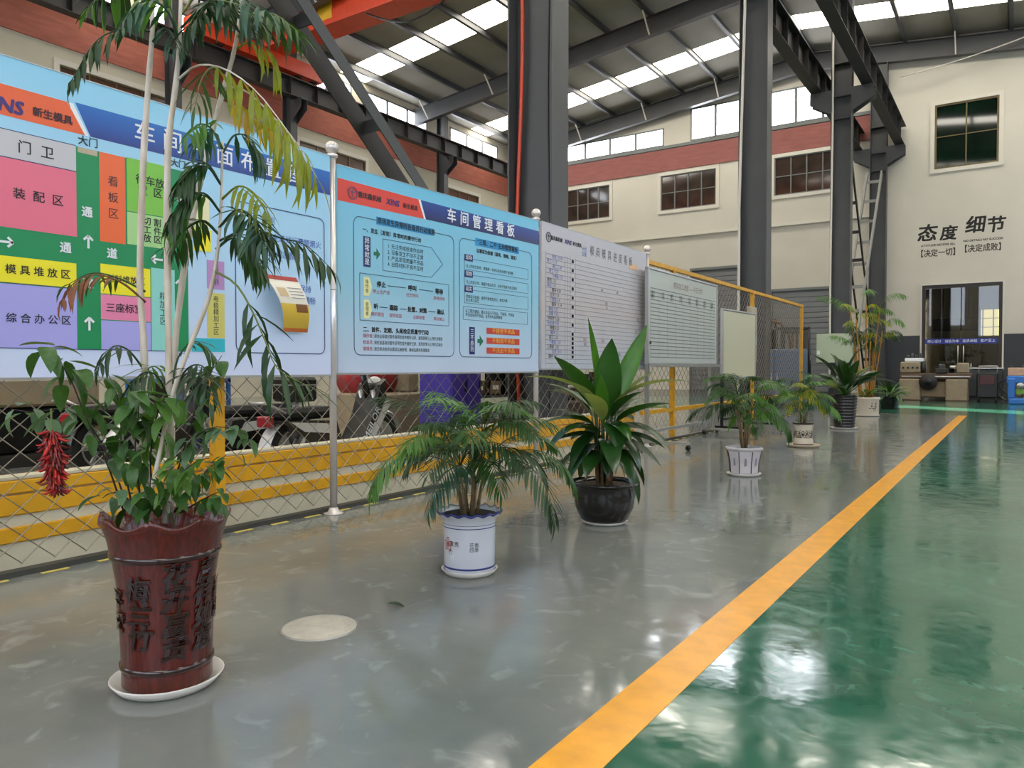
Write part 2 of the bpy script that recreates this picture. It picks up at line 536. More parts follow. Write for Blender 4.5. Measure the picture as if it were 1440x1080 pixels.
# right wall and back wall (behind the camera)
FILL_WIN_RT = [(a, a + 6.0, 4.6, 8.2) for a in (-7.5, .5, 8.5, 21.5, 29)]  # glowing windows added out of view to light the boards from the side
mb = MB()
wall_cells(mb, YB, YE, 0, 13.6, FILL_WIN_RT + [(15.2, 20.0, 0, 4.25)], lambda m, a, b, c, d: m.box(XR, XR + .25, a, b, c, d))
tag(mb.build('wall_right', M_wall), 'white wall on the right of the walkway, outside the picture', 'wall', kind='structure')
for n, r_ in enumerate(FILL_WIN_RT):
    window('window_%d' % (20 + n), r_, 4, 2, M_win_fill, M_frame, 'added unseen fill light window in the right wall, %s from the near end' % ('first', 'second', 'third', 'fourth', 'fifth')[n], 'right', surround=False)
t = thing('door_4', 'pair of grey sliding doors left slightly ajar in the right wall', 'door', (XR, 17.6, 0), R(-90), None, 'structure')
for a, b in ((-2.5, -.8), (.8, 2.5)):
    d = MB().bbox(a, b, -.12, -.04, .01, 4.35, .01).build('door_leaf', M_shut, t)
    hx = -.95 if b < 0 else .95
    MB().bar((hx, -.15, 1.0), (hx, -.15, 1.35), .03, .03).build('door_handle', M_chrome, d)
mb = MB()
wall_cells(mb, XL, XR, 0, 13.4, [(-22, -14, 5, 9), (-12, -4, 5, 9), (-3, 6, 4, 9)], lambda m, a, b, c, d: m.box(a, b, YB - .25, YB, c, d))
mb.prism([(XL, 13.4), (XR, 13.4), (XR, roof_z(XR)), (RIDGE_X, RIDGE_Z), (XL, roof_z(XL))], YB - .25, YB)
tag(mb.build('wall_back', M_wall), 'white back wall behind the viewer', 'wall', kind='structure')
for n, (a, b, c, d) in enumerate(((-22, -14, 5, 9), (-12, -4, 5, 9), (-3, 6, 4, 9))):  # glowing windows added behind the viewer as fill light
    o = thing('window_%d' % (25 + n), 'added unseen fill light window in the back wall, %s from the side wall' % ('first', 'second', 'third')[n], 'window', ((a + b) / 2, YB, c), R(180), None, 'structure')
    w = (b - a) / 4
    for i in range(4):
        MB().box(-2 * w + i * w + .04, -w + i * w - .04, .04, .07, .04, d - c - .04).build('pane', M_win_fill, o)
    fr = MB()
    for i in range(5):
        fr.box(-2 * w + i * w - .04, -2 * w + i * w + .04, 0, .12, 0, d - c)
    fr.build('window_frame', M_frame, o)

# roof
STRIPS = [-5.5, 3.4, 13.3, 23.4, 32.6]
SW = .75
PURL = [RIDGE_X + s * (.25 + 1.85 * i) for s in (-1, 1) for i in range(9)]
PURL = sorted(x for x in PURL if XL + .1 < x < XR - .1)
mb = MB()
ys = [YB - .2] + [y for s in STRIPS for y in (s - SW, s + SW)] + [YE + .2]
for a, b in zip(ys[::2], ys[1::2]):
    for x0, x1 in ((XL - .3, RIDGE_X), (RIDGE_X, XR + .3)):
        mb.prism([(x0, roof_z(x0)), (x1, roof_z(x1)), (x1, roof_z(x1) + .1), (x0, roof_z(x0) + .1)], a, b)
roof = tag(mb.build('ceiling', M_roof), 'sheet metal roof with daylight strips and steel purlins', 'ceiling', kind='structure')
edges = sorted([XL] + PURL + [RIDGE_X, XR])
for s in STRIPS:
    for x0, x1 in zip(edges, edges[1:]):
        if x1 - x0 < .1: continue
        MB().prism([(x0 + .06, roof_z(x0 + .06)), (x1 - .06, roof_z(x1 - .06)), (x1 - .06, roof_z(x1 - .06) + .04), (x0 + .06, roof_z(x0 + .06) + .04)], s - SW + .02, s + SW - .02).build('skylight_panel', M_day, roof)
for s in STRIPS:
    fl = MB()
    for x in edges:
        z = roof_z(x)
        fl.box(x - .08, x + .08, s - SW, s + SW, z, z + .06)
    fl.build('skylight_joint', M_roof, roof)
pm = MB().box(-.035, .035, YB, YE, -.24, 0).box(.035, .1, YB, YE, -.24, -.22).box(-.1, -.035, YB, YE, -.02, 0).mesh('purlin', M_steel)
for x in PURL:
    link('purlin', pm, roof, (x, 0, roof_z(x) - .015))

# rafters
COLY = [-1.3, 8.05, 17.4, 27.5, 35.62]
RNAME = ('behind the viewer', 'over the nearest column', 'over the second column', 'over the third column', 'against the end wall')
for n, y in enumerate(COLY):
    t = thing('roof_beam', 'dark steel roof beam crossing the hall ' + RNAME[n], 'beam', (0, y, 0), 0, 'roof beams')
    for side, (x0, x1) in enumerate(((XL, RIDGE_X), (RIDGE_X, XR))):
        dz = -.26
        def pz(x, o): return roof_z(x) + dz + o
        MB().prism([(x0, pz(x0, -.7)), (x1, pz(x1, -.7)), (x1, pz(x1, 0)), (x0, pz(x0, 0))], -.01, .01).build('web', M_steel, t)
        MB().prism([(x0, pz(x0, -.72)), (x1, pz(x1, -.72)), (x1, pz(x1, -.70)), (x0, pz(x0, -.70))], -.13, .13).build('flange', M_steel, t)
        MB().prism([(x0, pz(x0, 0)), (x1, pz(x1, 0)), (x1, pz(x1, .02)), (x0, pz(x0, .02))], -.13, .13).build('flange', M_steel, t)
    for x in PURL[::2]:
        MB().bar((x, -.1, roof_z(x) - .96), (x, -.75, roof_z(x) - .26), .05, .05).build('fly_brace', M_frame_w, t)

# main columns between the two bays
CX = -5.0
def conduit(pts, r, m, parent, name='conduit'):
    return MB().tube(pts, r, 8).build(name, m, parent)
CN = ('behind the viewer', 'with an orange hose, behind the second board', 'with a pale pipe, behind the wheeled whiteboard', 'third from the viewer, behind the tall bamboo palm', 'standing against the end wall')
M_hose = mat('hose_orange', '#c8482a', .4)
M_pipe = mat('pipe_pale', '#cfc9c0', .4)
for n, y in enumerate(COLY):
    t = thing('steel_column', 'grey H section steel column ' + CN[n], 'column', (CX, y, 0), 0, 'steel columns between the bays')
    top = roof_z(CX) - .98
    for s in (-1, 1):
        MB().box(s * .31 - .012, s * .31 + .012, -.2, .2, .03, top).build('flange', M_steel, t)
    MB().box(-.298, .298, -.01, .01, .03, top).build('web', M_steel, t)
    MB().box(-.34, .34, -.3, .3, 0, .03).build('base_plate', M_steel, t)
    for s in (-1, 1):
        c = MB()
        for yy in (-.2, .19):
            c.prism([(s * .322, 9.65), (s * 1.0, 10.05), (s * 1.0, 10.42), (s * .322, 10.42)], yy, yy + .01)
        c.box(min(s * .322, s * 1.0), max(s * .322, s * 1.0), -.2, .2, 10.42, 10.45)
        c.build('corbel', M_steel, t)
    st = MB()
    for z in (9.45, 10.2, 11.3):
        st.box(-.298, .298, -.2, -.012, z, z + .02)
    st.build('stiffener', M_steel, t)
    if n == 1:
        pts = [(-.22 - .05 * math.sin(k * .55), -.09 - .1 * (k % 5 == 2) * 0, .6 + k * .55) for k in range(19)]
        conduit(pts, .025, M_hose, t, 'hose')
        conduit([(.2 + .02 * math.sin(k * .7), -.05, .4 + k * .6) for k in range(18)], .012, M_black, t, 'cable')
    if n in (2, 3):
        pts = [(-.28 + (.1 if n == 2 else .03) * min(1, max(0, (k - 8) / 8)), -.24, .4 + k * .55) for k in range(24)]
        conduit(pts, .032, M_pipe, t)

# runway beams
def runway(x, label, z0=10.46, z1=11.3, rail=True):
    t = thing('crane_runway_beam', label, 'beam', (x, 0, z0), 0, 'crane runway beams')
    h = z1 - z0
    MB().box(-.18, .18, YB + .1, YE - .1, 0, .02).build('flange', M_steel_d, t)
    MB().box(-.2, .2, YB + .1, YE - .1, h - .025, h).build('flange', M_steel_d, t)
    MB().box(-.008, .008, YB + .1, YE - .1, .02, h - .025).build('web', M_steel_d, t)
    me = MB().box(-.17, -.008, -.006, .006, .02, h - .025).box(.008, .17, -.006, .006, .02, h - .025).mesh('stiffener', M_steel_d)
    y = YB + .6
    while y < YE - .3:
        link('stiffener', me, t, (0, y, 0)); y += 1.3
    MB().box(-.04, .04, YB + .1, YE - .1, h, h + .1).build('rail', M_rail, t)
runway(-4.2, 'dark crane runway beam on the walkway side of the columns')
runway(-5.8, 'dark crane runway beam on the fenced bay side of the columns')
runway(-22.7, 'dark crane runway beam along the far side wall', 11.25, 11.92)
for n, y in enumerate((-4, 5.0, 14.6, 19.4, 28.6)):
    t = thing('wall_column', 'steel column carrying the runway at the side wall, ' + ('behind the viewer', 'near end', 'left of the floor plan board top', 'behind the dangling palm leaves', 'behind the diagonal brace foot')[n], 'column', (-23.2, y, 0), 0, 'columns along the side wall')
    for s in (-1, 1):
        MB().box(s * .22 - .01, s * .22 + .01, -.16, .16, 0, 13.2).build('flange', M_steel, t)
    MB().box(-.21, .21, -.01, .01, 0, 13.2).build('web', M_steel, t)
    c = MB()
    for yy in (-.16, .15):
        c.prism([(.23, 10.4), (.8, 10.85), (.8, 11.2), (.23, 11.2)], yy, yy + .01)
    c.box(.23, .8, -.16, .16, 11.2, 11.24)
    c.build('corbel', M_steel, t)

# laced diagonal braces between the columns
def brace(y0, z0, y1, z1, label, m0, m1, xs=(-5.13, -4.9), w=(.17, .09), step=1.05):
    t = thing('diagonal_brace', label, 'brace', (0, y0, 0), 0, 'laced column braces')
    a, b = Vector((0, 0, z0)), Vector((0, y1 - y0, z1))
    for x, ww, m in zip(xs, w, (m0, m1)):
        o = Vector((x, 0, 0))
        c = MB()
        c.bar(a + o, b + o, .012, ww, (0, 0, 1))
        c.bar(a + o + Vector((-.03, 0, ww / 2)), b + o + Vector((-.03, 0, ww / 2)), .07, .012, (0, 0, 1))
        c.build('chord', m, t)
    L = (b - a).length
    k = .5
    while k < L - .3:
        p = a + (b - a) * (k / L)
        MB().bar(p + Vector((xs[0], 0, 0)), p + Vector((xs[1], 0, 0)), .012, .12).build('batten', m0, t)
        k += step
brace(-.9, 8.35, 7.7, 1.25, 'dark laced diagonal brace rising behind the tall potted palm', M_steel_d, M_steel, w=(.21, .12))
M_brl = mat('brace_light', '#8d8d88', .5)
brace(27.75, 9.3, 35.2, .06, 'dark laced brace falling from the third column towards the end wall', M_steel_d, M_steel_d, xs=(-5.3, -4.85), w=(.14, .14), step=1.2)
brace(35.2, 9.3, 28.0, .06, 'pale laced brace falling from the end wall column', M_brl, M_brl, xs=(-5.35, -4.8), w=(.2, .2), step=1.2)

# overhead crane in the far bay
t = thing('overhead_crane', 'orange bridge crane spanning the far bay under the roof', 'crane', (-14.2, 18.2, 12.02), 0)
MB().box(-8.4, 8.4, -.45, .35, .56, 1.5).build('girder', M_orange_crane, t)
MB().box(-8.4, 8.4, -.52, .42, .53, .56).build('flange', M_orange_crane, t)
MB().box(-8.4, 8.4, -.52, .42, 1.5, 1.53).build('flange', M_orange_crane, t)
for x in (-8.5, 8.4):
    e = MB().box(x - .22, x + .22, -3.4, 2.2, .08, .6).build('end_carriage', M_orange_crane, t)
    for y in (-3.1, -2.2, 1.2, 1.9):
        MB().cyl((x - .1, y, .16), .16, .2, 16, 'x').build('wheel', M_steel_d, e)
sg = MB().box(-6.9, -4.9, -.465, -.45, .75, 1.4).build('load_sign', mat('crane_sign_yellow', '#d9a91c', .5), t)
text('32T', .55, M_orange_crane, t, -5.9, -.47, 1.07, bold=.02)
rl = MB()
for x in range(-8, 9, 2):
    rl.box(x - .02, x + .02, -.5, -.46, 1.53, 1.6)
rl.box(-8.4, 8.4, -.5, -.46, 1.57, 1.6)
rl.build('cable_tray', M_orange_crane, t)
MB().tube([(2.0 + .12 * math.sin(k), -.56, .5 - .25 * math.sin(math.pi * k / 8)) for k in range(9)], .03, 6).build('cable', M_black, t)
MB().tube([(-3.2 + k * .5, -.56, .4 - .7 * math.sin(math.pi * k / 8)) for k in range(9)], .03, 6).build('cable', M_black, t)
tag(MB().tube([(-4.2 + k * .8, YE - .7, 13.2 + .012 * k * k + .05 * k) for k in range(13)], .025, 6).build('hanging_cable', M_pipe), 'pale cable swagged under the roof beam of the end wall', 'cable')

# ------------------------------------------------------------------ end wall: lettering, glass door, room behind it
t = thing('wall_lettering', 'black brush calligraphy slogan on the white end wall', 'lettering', (-2.0, YE - .004, 0), 0)
M_brush = mat('lettering_black', '#17130f', .6)
for ch, x, z, s in (('态', -1.2, 6.68, .74), ('度', -.42, 6.62, .62), ('细', .52, 6.86, .72), ('节', 1.22, 6.8, .66)):
    text(ch, s, M_brush, t, x, 0, z, bold=.016, shear=.12)
M_lett = mat('lettering_brown', '#3a302a', .6)
text('ATTITUDE DECIDES ALL', .115, M_lett, t, -.78, 0, 6.2, bold=.004)
text('NO DETAILS NO SUCCESS', .115, M_lett, t, .8, 0, 6.27, bold=.004)
text('【决定一切】', .33, M_lett, t, -.78, 0, 5.86, bold=.006, sx=.8)
text('【决定成败】', .33, M_lett, t, .8, 0, 5.93, bold=.006, sx=.8)

M_clear = bpy.data.materials.new('door_glass')
M_clear.use_nodes = True
_N, _L = M_clear.node_tree.nodes, M_clear.node_tree.links
_g = _N.new('ShaderNodeBsdfGlossy'); _g.inputs['Roughness'].default_value = .02; _g.inputs['Color'].default_value = (.9, .92, .9, 1)
_tr = _N.new('ShaderNodeBsdfTransparent'); _tr.inputs['Color'].default_value = (.55, .52, .46, 1)
_mx = _N.new('ShaderNodeMixShader'); _fr = _N.new('ShaderNodeFresnel'); _fr.inputs['IOR'].default_value = 1.7
_L.new(_fr.outputs[0], _mx.inputs[0]); _L.new(_tr.outputs[0], _mx.inputs[1]); _L.new(_g.outputs[0], _mx.inputs[2])
_L.new(_mx.outputs[0], _N['Material Output'].inputs['Surface'])
t = thing('door_1', 'tall glass door with dark frame and a blue sticker strip in the end wall', 'door', (-1.92, YE, 0), 0, None, 'structure')
M_dfr = mat('door_frame_dark', '#2a211d', .4)
fr = MB()
fr.box(-1.42, -1.3, -.02, .14, 0, 4.54); fr.box(1.3, 1.42, -.02, .14, 0, 4.54); fr.box(-1.3, 1.3, -.02, .14, 4.4, 4.54)
fr.build('door_frame', M_dfr, t)
for a, b in ((-1.29, -.02), (.02, 1.29)):
    g = MB().box(a, b, .03, .045, .03, 4.39).build('glass_pane', M_clear, t)
    MB().tube([((.1 if a > -1 else -.1), -.03, 1.3), ((.1 if a > -1 else -.1), -.03, 2.0)], .02, 8).build('door_handle', M_chrome, g)
st = MB().box(-1.29, 1.29, .02, .028, 2.08, 2.3).build('sticker_strip', mat('sticker_blue', '#26358f', .4), t)
for i, s in enumerate(('精心设计', '诚信为本', '追求卓越', '客户至上')):
    text(s, .13, M_wht, t, -.95 + i * .63, .018, 2.19)
sr = MB()
sr.box(-1.48, -1.42, -.06, 0, 0, 4.6); sr.box(1.42, 1.48, -.06, 0, 0, 4.6); sr.box(-1.42, 1.42, -.06, 0, 4.54, 4.6)
sr.build('door_surround', M_frame_w, t)
M_room = mat('office_wall', '#8d887b', .9)
mb = MB()
mb.box(-4.6, -4.5, YE + .25, YE + 6, 0, 5); mb.box(.8, .9, YE + .25, YE + 6, 0, 5); mb.box(-4.6, .9, YE + 6, YE + 6.1, 0, 5)
tag(mb.build('wall_inner_room', M_room), 'walls of the room behind the glass door', 'wall', kind='structure')
tag(MB().box(-4.6, .9, YE + .25, YE + 6.1, 5, 5.1).build('ceiling_inner_room', M_room), 'ceiling of the room behind the glass door', 'ceiling', kind='structure')
t = thing('window_30', 'yellow lit barred window at the back of the room behind the glass door', 'window', (-1.2, YE + 5.95, 2.6), 0, None, 'structure')
M_yw = mat('window_sunlit', '#e2dc9a', .5, emit=2.2)
for i in range(5):
    for j in range(3):
        MB().box(-1.0 + i * .42, -.6 + i * .42, 0, .03, j * .42, .4 + j * .42).build('pane', M_yw, t)
fr = MB()
for i in range(6): fr.box(-1.02 + i * .42, -.98 + i * .42 + .01, -.03, .02, -.04, 1.28)
for j in range(4): fr.box(-1.02, 1.1, -.03, .02, -.03 + j * .42, .0 + j * .42)
fr.build('window_frame', M_dfr, t)
t = thing('window_31', 'narrow bright window at the left of the room behind the glass door', 'window', (-3.9, YE + 5.9, .9), 0, None, 'structure')
for j in range(6):
    MB().box(-.16, .16, 0, .03, j * .6, .5 + j * .6).build('pane', M_win, t)
t = thing('office_counter', 'dark counter standing behind the glass door', 'counter', (-2.0, YE + 2.6, 0))
MB().bbox(-1.0, 1.8, -.35, .35, 0, 1.1, .02).build('body', M_wains, t)
MB().bbox(-1.05, 1.85, -.4, .4, 1.1, 1.16, .02).build('top', M_wht, t)
t = thing('office_cabinet', 'tall pale cabinet in the room behind the glass door', 'cabinet', (-1.75, YE + 4.9, 0))
MB().bbox(-.35, .35, -.3, .3, 0, 4.2, .02).build('body', mat('cab_pale', '#7b776c', .6), t)
for s in (-1, 1):
    d = MB().bbox(.02 if s > 0 else -.34, .34 if s > 0 else -.02, -.33, -.3, .1, 4.1, .01).build('cabinet_door', mat('cab_pale', '#7b776c', .6), t)
    MB().bar((s * .06, -.35, 1.8), (s * .06, -.35, 2.2), .02, .02).build('handle', M_chrome, d)
t = thing('wall_screen', 'wide dark screen hanging behind the glass door', 'screen', (-2.2, YE + 3.2, 2.75))
MB().bbox(-1.0, .75, -.04, .04, 0, .55, .02).build('housing', M_black, t)
MB().box(-.96, .71, -.045, -.04, .04, .51).build('display', mat('screen_dark', '#0c0d10', .1), t)
hg = MB(); hg.bar((-.6, 0, .55), (-.6, 0, 2.2), .03, .03); hg.bar((.4, 0, .55), (.4, 0, 2.2), .03, .03)
hg.build('hanger', M_black, t)

# ------------------------------------------------------------------ notice boards
def gradient_board(name, top, mid, bot, z0, z1):
    m = bpy.data.materials.new(name)
    m.use_nodes = True
    N, L = m.node_tree.nodes, m.node_tree.links
    b = N['Principled BSDF']; b.inputs['Roughness'].default_value = .35
    tc = N.new('ShaderNodeTexCoord'); sp = N.new('ShaderNodeSeparateXYZ'); mr = N.new('ShaderNodeMapRange'); rp = N.new('ShaderNodeValToRGB')
    mr.inputs['From Min'].default_value = z0; mr.inputs['From Max'].default_value = z1
    rp.color_ramp.elements[0].color = lin(bot); rp.color_ramp.elements[1].color = lin(top)
    e = rp.color_ramp.elements.new(.45); e.color = lin(mid)
    L.new(tc.outputs['Object'], sp.inputs[0]); L.new(sp.outputs['Z'], mr.inputs['Value']); L.new(mr.outputs[0], rp.inputs['Fac']); L.new(rp.outputs['Color'], b.inputs['Base Color'])
    return m

def post(y, label, spots=False):
    t = thing('stainless_post', label, 'post', (-4.27, y, 0), 0, 'stainless posts carrying the boards')
    MB().cyl((0, 0, .012), .027, 2.66, 20).build('tube', M_chrome, t)
    MB().lathe([(.075, 0), (.075, .008), (.045, .014), (.03, .05)], 24).build('base_flange', M_chrome, t)
    MB().lathe([(.03, 2.66), (.042, 2.672), (.042, 2.69), (.02, 2.70)], 20, cap1=True).build('collar', M_chrome, t)
    MB().sphere((0, 0, 2.742), .05, 20, 12).build('ball_finial', M_chrome, t)
    MB().cyl((0, 0, 1.68), .0275, .004, 20).build('seam_ring', M_steel, t)
    if spots:
        for k in range(6):
            MB().cyl((.02, 0, 1.85 + k * .055), .011, .012, 10, 'x').build('magnet', mat('magnet_red', '#8d2f2a', .4), t)
    return t
post(.98, 'stainless post with ball top at the hidden near end of the floor plan board')
post(3.96, 'stainless post with ball top between the floor plan board and the blue rules board')
post(6.84, 'stainless post with ball top between the blue rules board and the white schedule board')
post(9.74, 'stainless post with ball top and red magnets beside the wheeled whiteboard', True)

class Board:
    """flat printed board; u runs along the board, v is height"""
    def __init__(s, name, label, cat, p0, p1, v0, v1, m, thick=.03):
        p0, p1 = Vector(p0), Vector(p1)
        d = p1 - p0
        s.w = d.length
        s.t = thing(name, label, cat, (p0.x, p0.y, 0), math.atan2(d.y, d.x))
        MB().box(0, s.w, 0, thick, v0, v1).build('panel', m, s.t)
        for a, b, c, e in ((0, s.w, v0 - .015, v0), (0, s.w, v1, v1 + .004)):
            MB().box(a, b, -.004, thick + .004, c, e).build('edge_strip', M_alu, s.t)
        s.v0, s.v1 = v0, v1
    def rect(s, u0, u1, v0, v1, m, layer=1, name='printed_area'):
        d = .0012 * layer
        return MB().box(u0, u1, -d, -d + .001, v0, v1).build(name, m, s.t)
    def poly(s, pts, m, layer=1, name='printed_area'):
        d = .0012 * layer
        return MB().prism(pts, -d, -d + .001).build(name, m, s.t)
    def lines(s, segs, m, w=.005, layer=2, name='printed_line'):
        d = .0012 * layer
        mb = MB()
        for a, b in segs:
            a, b = Vector((a[0], -d, a[1])), Vector((b[0], -d, b[1]))
            mb.bar(a, b, .0008, w, Vector((0, 1, 0)).cross(b - a))
        return mb.build(name, m, s.t)
    def outline(s, u0, u1, v0, v1, m, r=.05, w=.006, gap=None):
        pts = []
        for cx, cy, a0 in ((u1 - r, v1 - r, 0), (u0 + r, v1 - r, 90), (u0 + r, v0 + r, 180), (u1 - r, v0 + r, 270)):
            for k in range(5):
                a = R(a0 + k * 22.5)
                pts.append((cx + r * math.cos(a), cy + r * math.sin(a)))
        s.lines(list(zip(pts, pts[1:] + pts[:1])), m, w, 2)
    def text(s, st, size, m, u, v, layer=3, **k):
        text(st, size, m, s.t, u, -.0012 * layer, v, **k)
    def arrow(s, u, v, du, dv, m, w=.012):
        a, b = Vector((u - du / 2, v - dv / 2)), Vector((u + du / 2, v + dv / 2))
        d = (b - a).normalized(); n = Vector((-d.y, d.x)); L = (b - a).length * .35
        s.lines([(a, b), (b, b - d * L + n * L), (b, b - d * L - n * L)], m, w, 3, 'printed_arrow')

C = lambda n, h: mat('print_' + n, h, .4)
# board 1: workshop floor plan
Y0 = 1.02
B1 = Board('notice_board', 'large light blue workshop floor plan board behind the tall potted palm', 'notice board', (-4.25, Y0), (-4.25, 3.92), 1.05, 2.67,
           gradient_board('board_one', '#8fcdea', '#b3d6f2', '#d0d9f4', 1.05, 2.67))
def y1(y): return y - Y0
B1.poly([(y1(1.02), 2.37), (y1(2.15), 2.37), (y1(2.06), 2.525), (y1(1.02), 2.525)], C('orange', '#e8622e'))
B1.poly([(y1(2.15), 2.37), (y1(2.17), 2.37), (y1(2.09), 2.525), (y1(2.06), 2.525)], M_wht)
B1.poly([(y1(2.18), 2.37), (2.9, 2.38), (2.9, 2.55), (y1(2.1), 2.535)],
        gradient_board('board_one_header', '#1169bb', '#0d52a5', '#12307f', 2.37, 2.55))
B1.text('XINS', .095, C('purple', '#3a2470'), y1(1.735), 2.42, bold=.003, shear=.15)
B1.text('新生模具', .05, C('darkred', '#3c1014'), y1(1.985), 2.425, bold=.0015)
for ch, y in zip('车间平面布置图', (2.49, 2.665, 2.85, 3.025, 3.21, 3.405, 3.6)):
    B1.text(ch, .135, M_wht, y1(y), 2.455, bold=.001)
G = C('green', '#0a8a52')
B1.rect(y1(1.1), y1(2.76), 1.2, 2.3, G, 1)
P = lambda a, b, c, d, m: B1.rect(y1(a), y1(b), c, d, m, 2)
P(1.1, 2.1, 2.165, 2.3, C('grey', '#c5c3c8'))
P(1.1, 2.1, 1.81, 2.16, C('pink', '#e8718a'))
P(1.1, 2.095, 1.53, 1.665, C('yellow', '#f2e51e'))
P(1.1, 2.095, 1.2, 1.525, C('lilac', '#a9a6e8'))
P(2.11, 2.215, 2.27, 2.3, C('beige', '#b9ab92'))
P(2.225, 2.37, 1.805, 2.3, C('orange2', '#ee6a33'))
P(2.38, 2.62, 2.0, 2.305, C('leaf', '#7cc242'))
P(2.38, 2.62, 1.81, 1.995, C('palegreen', '#a8d68c'))
P(2.225, 2.515, 1.515, 1.68, C('yellow', '#f2e51e'))
P(2.225, 2.515, 1.37, 1.51, C('pink2', '#ea86ae'))
P(2.225, 2.515, 1.2, 1.365, C('lilac', '#a9a6e8'))
P(2.52, 2.67, 1.2, 1.69, C('aqua', '#8fd6cc'))
P(2.76, 2.91, 1.98, 2.18, C('cream', '#e8e2b2'))
P(2.80, 2.92, 1.83, 1.97, C('yellow', '#f2e51e'))
P(2.89, 3.015, 1.6, 1.78, C('mauve', '#b58ac0'))
P(2.89, 3.015, 1.29, 1.575, C('olive', '#cfc76a'))
P(2.78, 3.015, 1.2, 1.285, C('teal', '#2fb2c2'))
for s, y, z, k in (('门  卫', 1.9, 2.225, .07), ('装  配  区', 1.91, 1.985, .06), ('模 具 堆 放 区', 1.905, 1.597, .052), ('综 合 办 公 区', 1.905, 1.35, .052),
                   ('大门', 2.165, 2.335, .055), ('大门', 2.7, 2.335, .05), ('待车放\n置  区', 2.52, 2.16, .06), ('切 割\n工 件\n放 区', 2.53, 1.905, .05), ('三座标室', 2.36, 1.435, .055), ('材料堆放区', 2.37, 1.6, .045)):
    B1.text(s, k, M_ink, y1(y), z, bold=.0006)
for s, y, z, k in (('看板区', 2.3, 2.055, .062), ('精加工区', 2.595, 1.45, .05), ('电极精加工区', 2.952, 1.43, .042), ('线切割', 2.952, 1.69, .045)):
    B1.text(s, k, M_ink, y1(y), z, vertical=True, line=1.45 if s == '看板区' else 1.0)
for s, y, z in (('通', 2.155, 1.95), ('道', 2.155, 1.56), ('通', 2.04, 1.74), ('道', 2.29, 1.74), ('通', 2.7, 1.93)):
    B1.text(s, .06, M_wht, y1(y), z, bold=.0015)
for y, z, du, dv in ((2.16, 1.79, 0, .07), (2.16, 1.34, 0, .07), (1.75, 1.735, .07, 0), (2.56, 1.742, -.07, 0), (2.7, 2.15, 0, -.08), (2.7, 1.6, 0, .07)):
    B1.arrow(y1(y), z, du, dv, M_wht)
thin = C('line', '#23386b')
B1.lines([((y1(1.1), 2.302), (y1(2.1), 2.302)), ((y1(1.1), 1.2), (y1(2.76), 1.2)), ((y1(1.1), 2.162), (y1(2.1), 2.162)), ((y1(2.1), 1.53), (y1(1.1), 1.53))], thin, .004)
B1.outline(y1(3.1), y1(3.86), 1.2, 2.19, thin, .05, .006)
M_blue_pen = C('pen', '#4c62b4')
for k, (s, y, z) in enumerate((('说明', 3.36, 2.1), ('请按规定路线行走', 3.45, 1.99), ('严禁烟火', 3.72, 1.99), ('工件摆放整齐', 3.48, 1.88), ('保持', 3.68, 1.66), ('通畅', 3.72, 1.58))):
    B1.text(s, .055, M_blue_pen, y1(y), z)

# board 2: workshop management board (turned a few degrees)
B2 = Board('notice_board', 'blue workshop rules board with red and navy header between two stainless posts', 'notice board', (-4.31, 4.05), (-4.2, 6.78), 1.06, 2.645,
           gradient_board('board_two', '#6cc0e2', '#8fc6dc', '#c3d0e6', 1.06, 2.645))
def y2(y): return (y - 4.05) * B2.w / 2.72
B2.poly([(0, 2.375), (y2(5.01), 2.385), (y2(4.94), 2.54), (0, 2.545)], C('red', '#dd3f2e'))
B2.poly([(y2(5.01), 2.385), (y2(5.03), 2.385), (y2(4.965), 2.54), (y2(4.94), 2.54)], M_wht)
B2.poly([(y2(5.035), 2.385), (B2.w, 2.39), (B2.w, 2.535), (y2(4.97), 2.54)], gradient_board('board_two_header', '#0c4596', '#0b2d78', '#0a1d55', 2.385, 2.54))
def emblem(B, u, v, r, m):
    o = MB()
    o.lathe([(r * .8, 0), (r * .8, .002), (r, .002), (r, 0)], 24, Matrix.Translation((u, -.006, v)) @ Matrix.Rotation(R(-90), 4, 'X'), None, False, False)
    o.box(u - r * .12, u + r * .12, -.006, -.005, v - r * .6, v + r * .6)
    o.box(u - r * .5, u + r * .5, -.006, -.005, v + r * .1, v + r * .3)
    o.build('emblem', m, B.t)
emblem(B2, y2(4.2), 2.455, .05, C('emblem', '#7a4a66'))
B2.text('重庆鑫机械', .05, C('darkred', '#3c1014'), y2(4.38), 2.455, bold=.0015)
B2.text('XINS', .068, C('purple', '#3a2470'), y2(4.63), 2.455, bold=.002, shear=.2)
B2.text('新生模具', .045, C('darkred', '#3c1014'), y2(4.84), 2.455, bold=.001)
for k, ch in enumerate('车间管理看板'):
    B2.text(ch, .13, M_wht, y2(5.37 + k * .18), 2.462, bold=.002)
thin2 = C('line_slate', '#2d4d6e')
B2.outline(y2(4.21), y2(5.4), 1.2, 2.285, thin2, .06, .006)
B2.outline(y2(5.48), y2(6.64), 1.2, 2.29, thin2, .06, .006)
TAB = C('tab_blue', '#1c93cf')
B2.rect(y2(4.45), y2(5.13), 2.255, 2.315, TAB, 3)
B2.rect(y2(5.71), y2(6.41), 2.25, 2.32, TAB, 3)
B2.text('现场发生异常时各级员行动准则', .052, M_ink, y2(4.8), 2.283, 5, bold=.001, sx=.95)
B2.text('“三现、二不”主动管理看板', .055, M_ink, y2(6.06), 2.285, 5, bold=.001)
B2.text('一、发生（发现）异常时的遵守行动', .042, M_ink, y2(4.3), 2.19, align='LEFT', bold=.0008)
B2.rect(y2(4.31), y2(4.385), 1.9, 2.14, M_navy, 2)
B2.text('异常就是', .055, M_wht, y2(4.347), 2.02, vertical=True)
DG = C('darkgreen', '#0c6a4a')
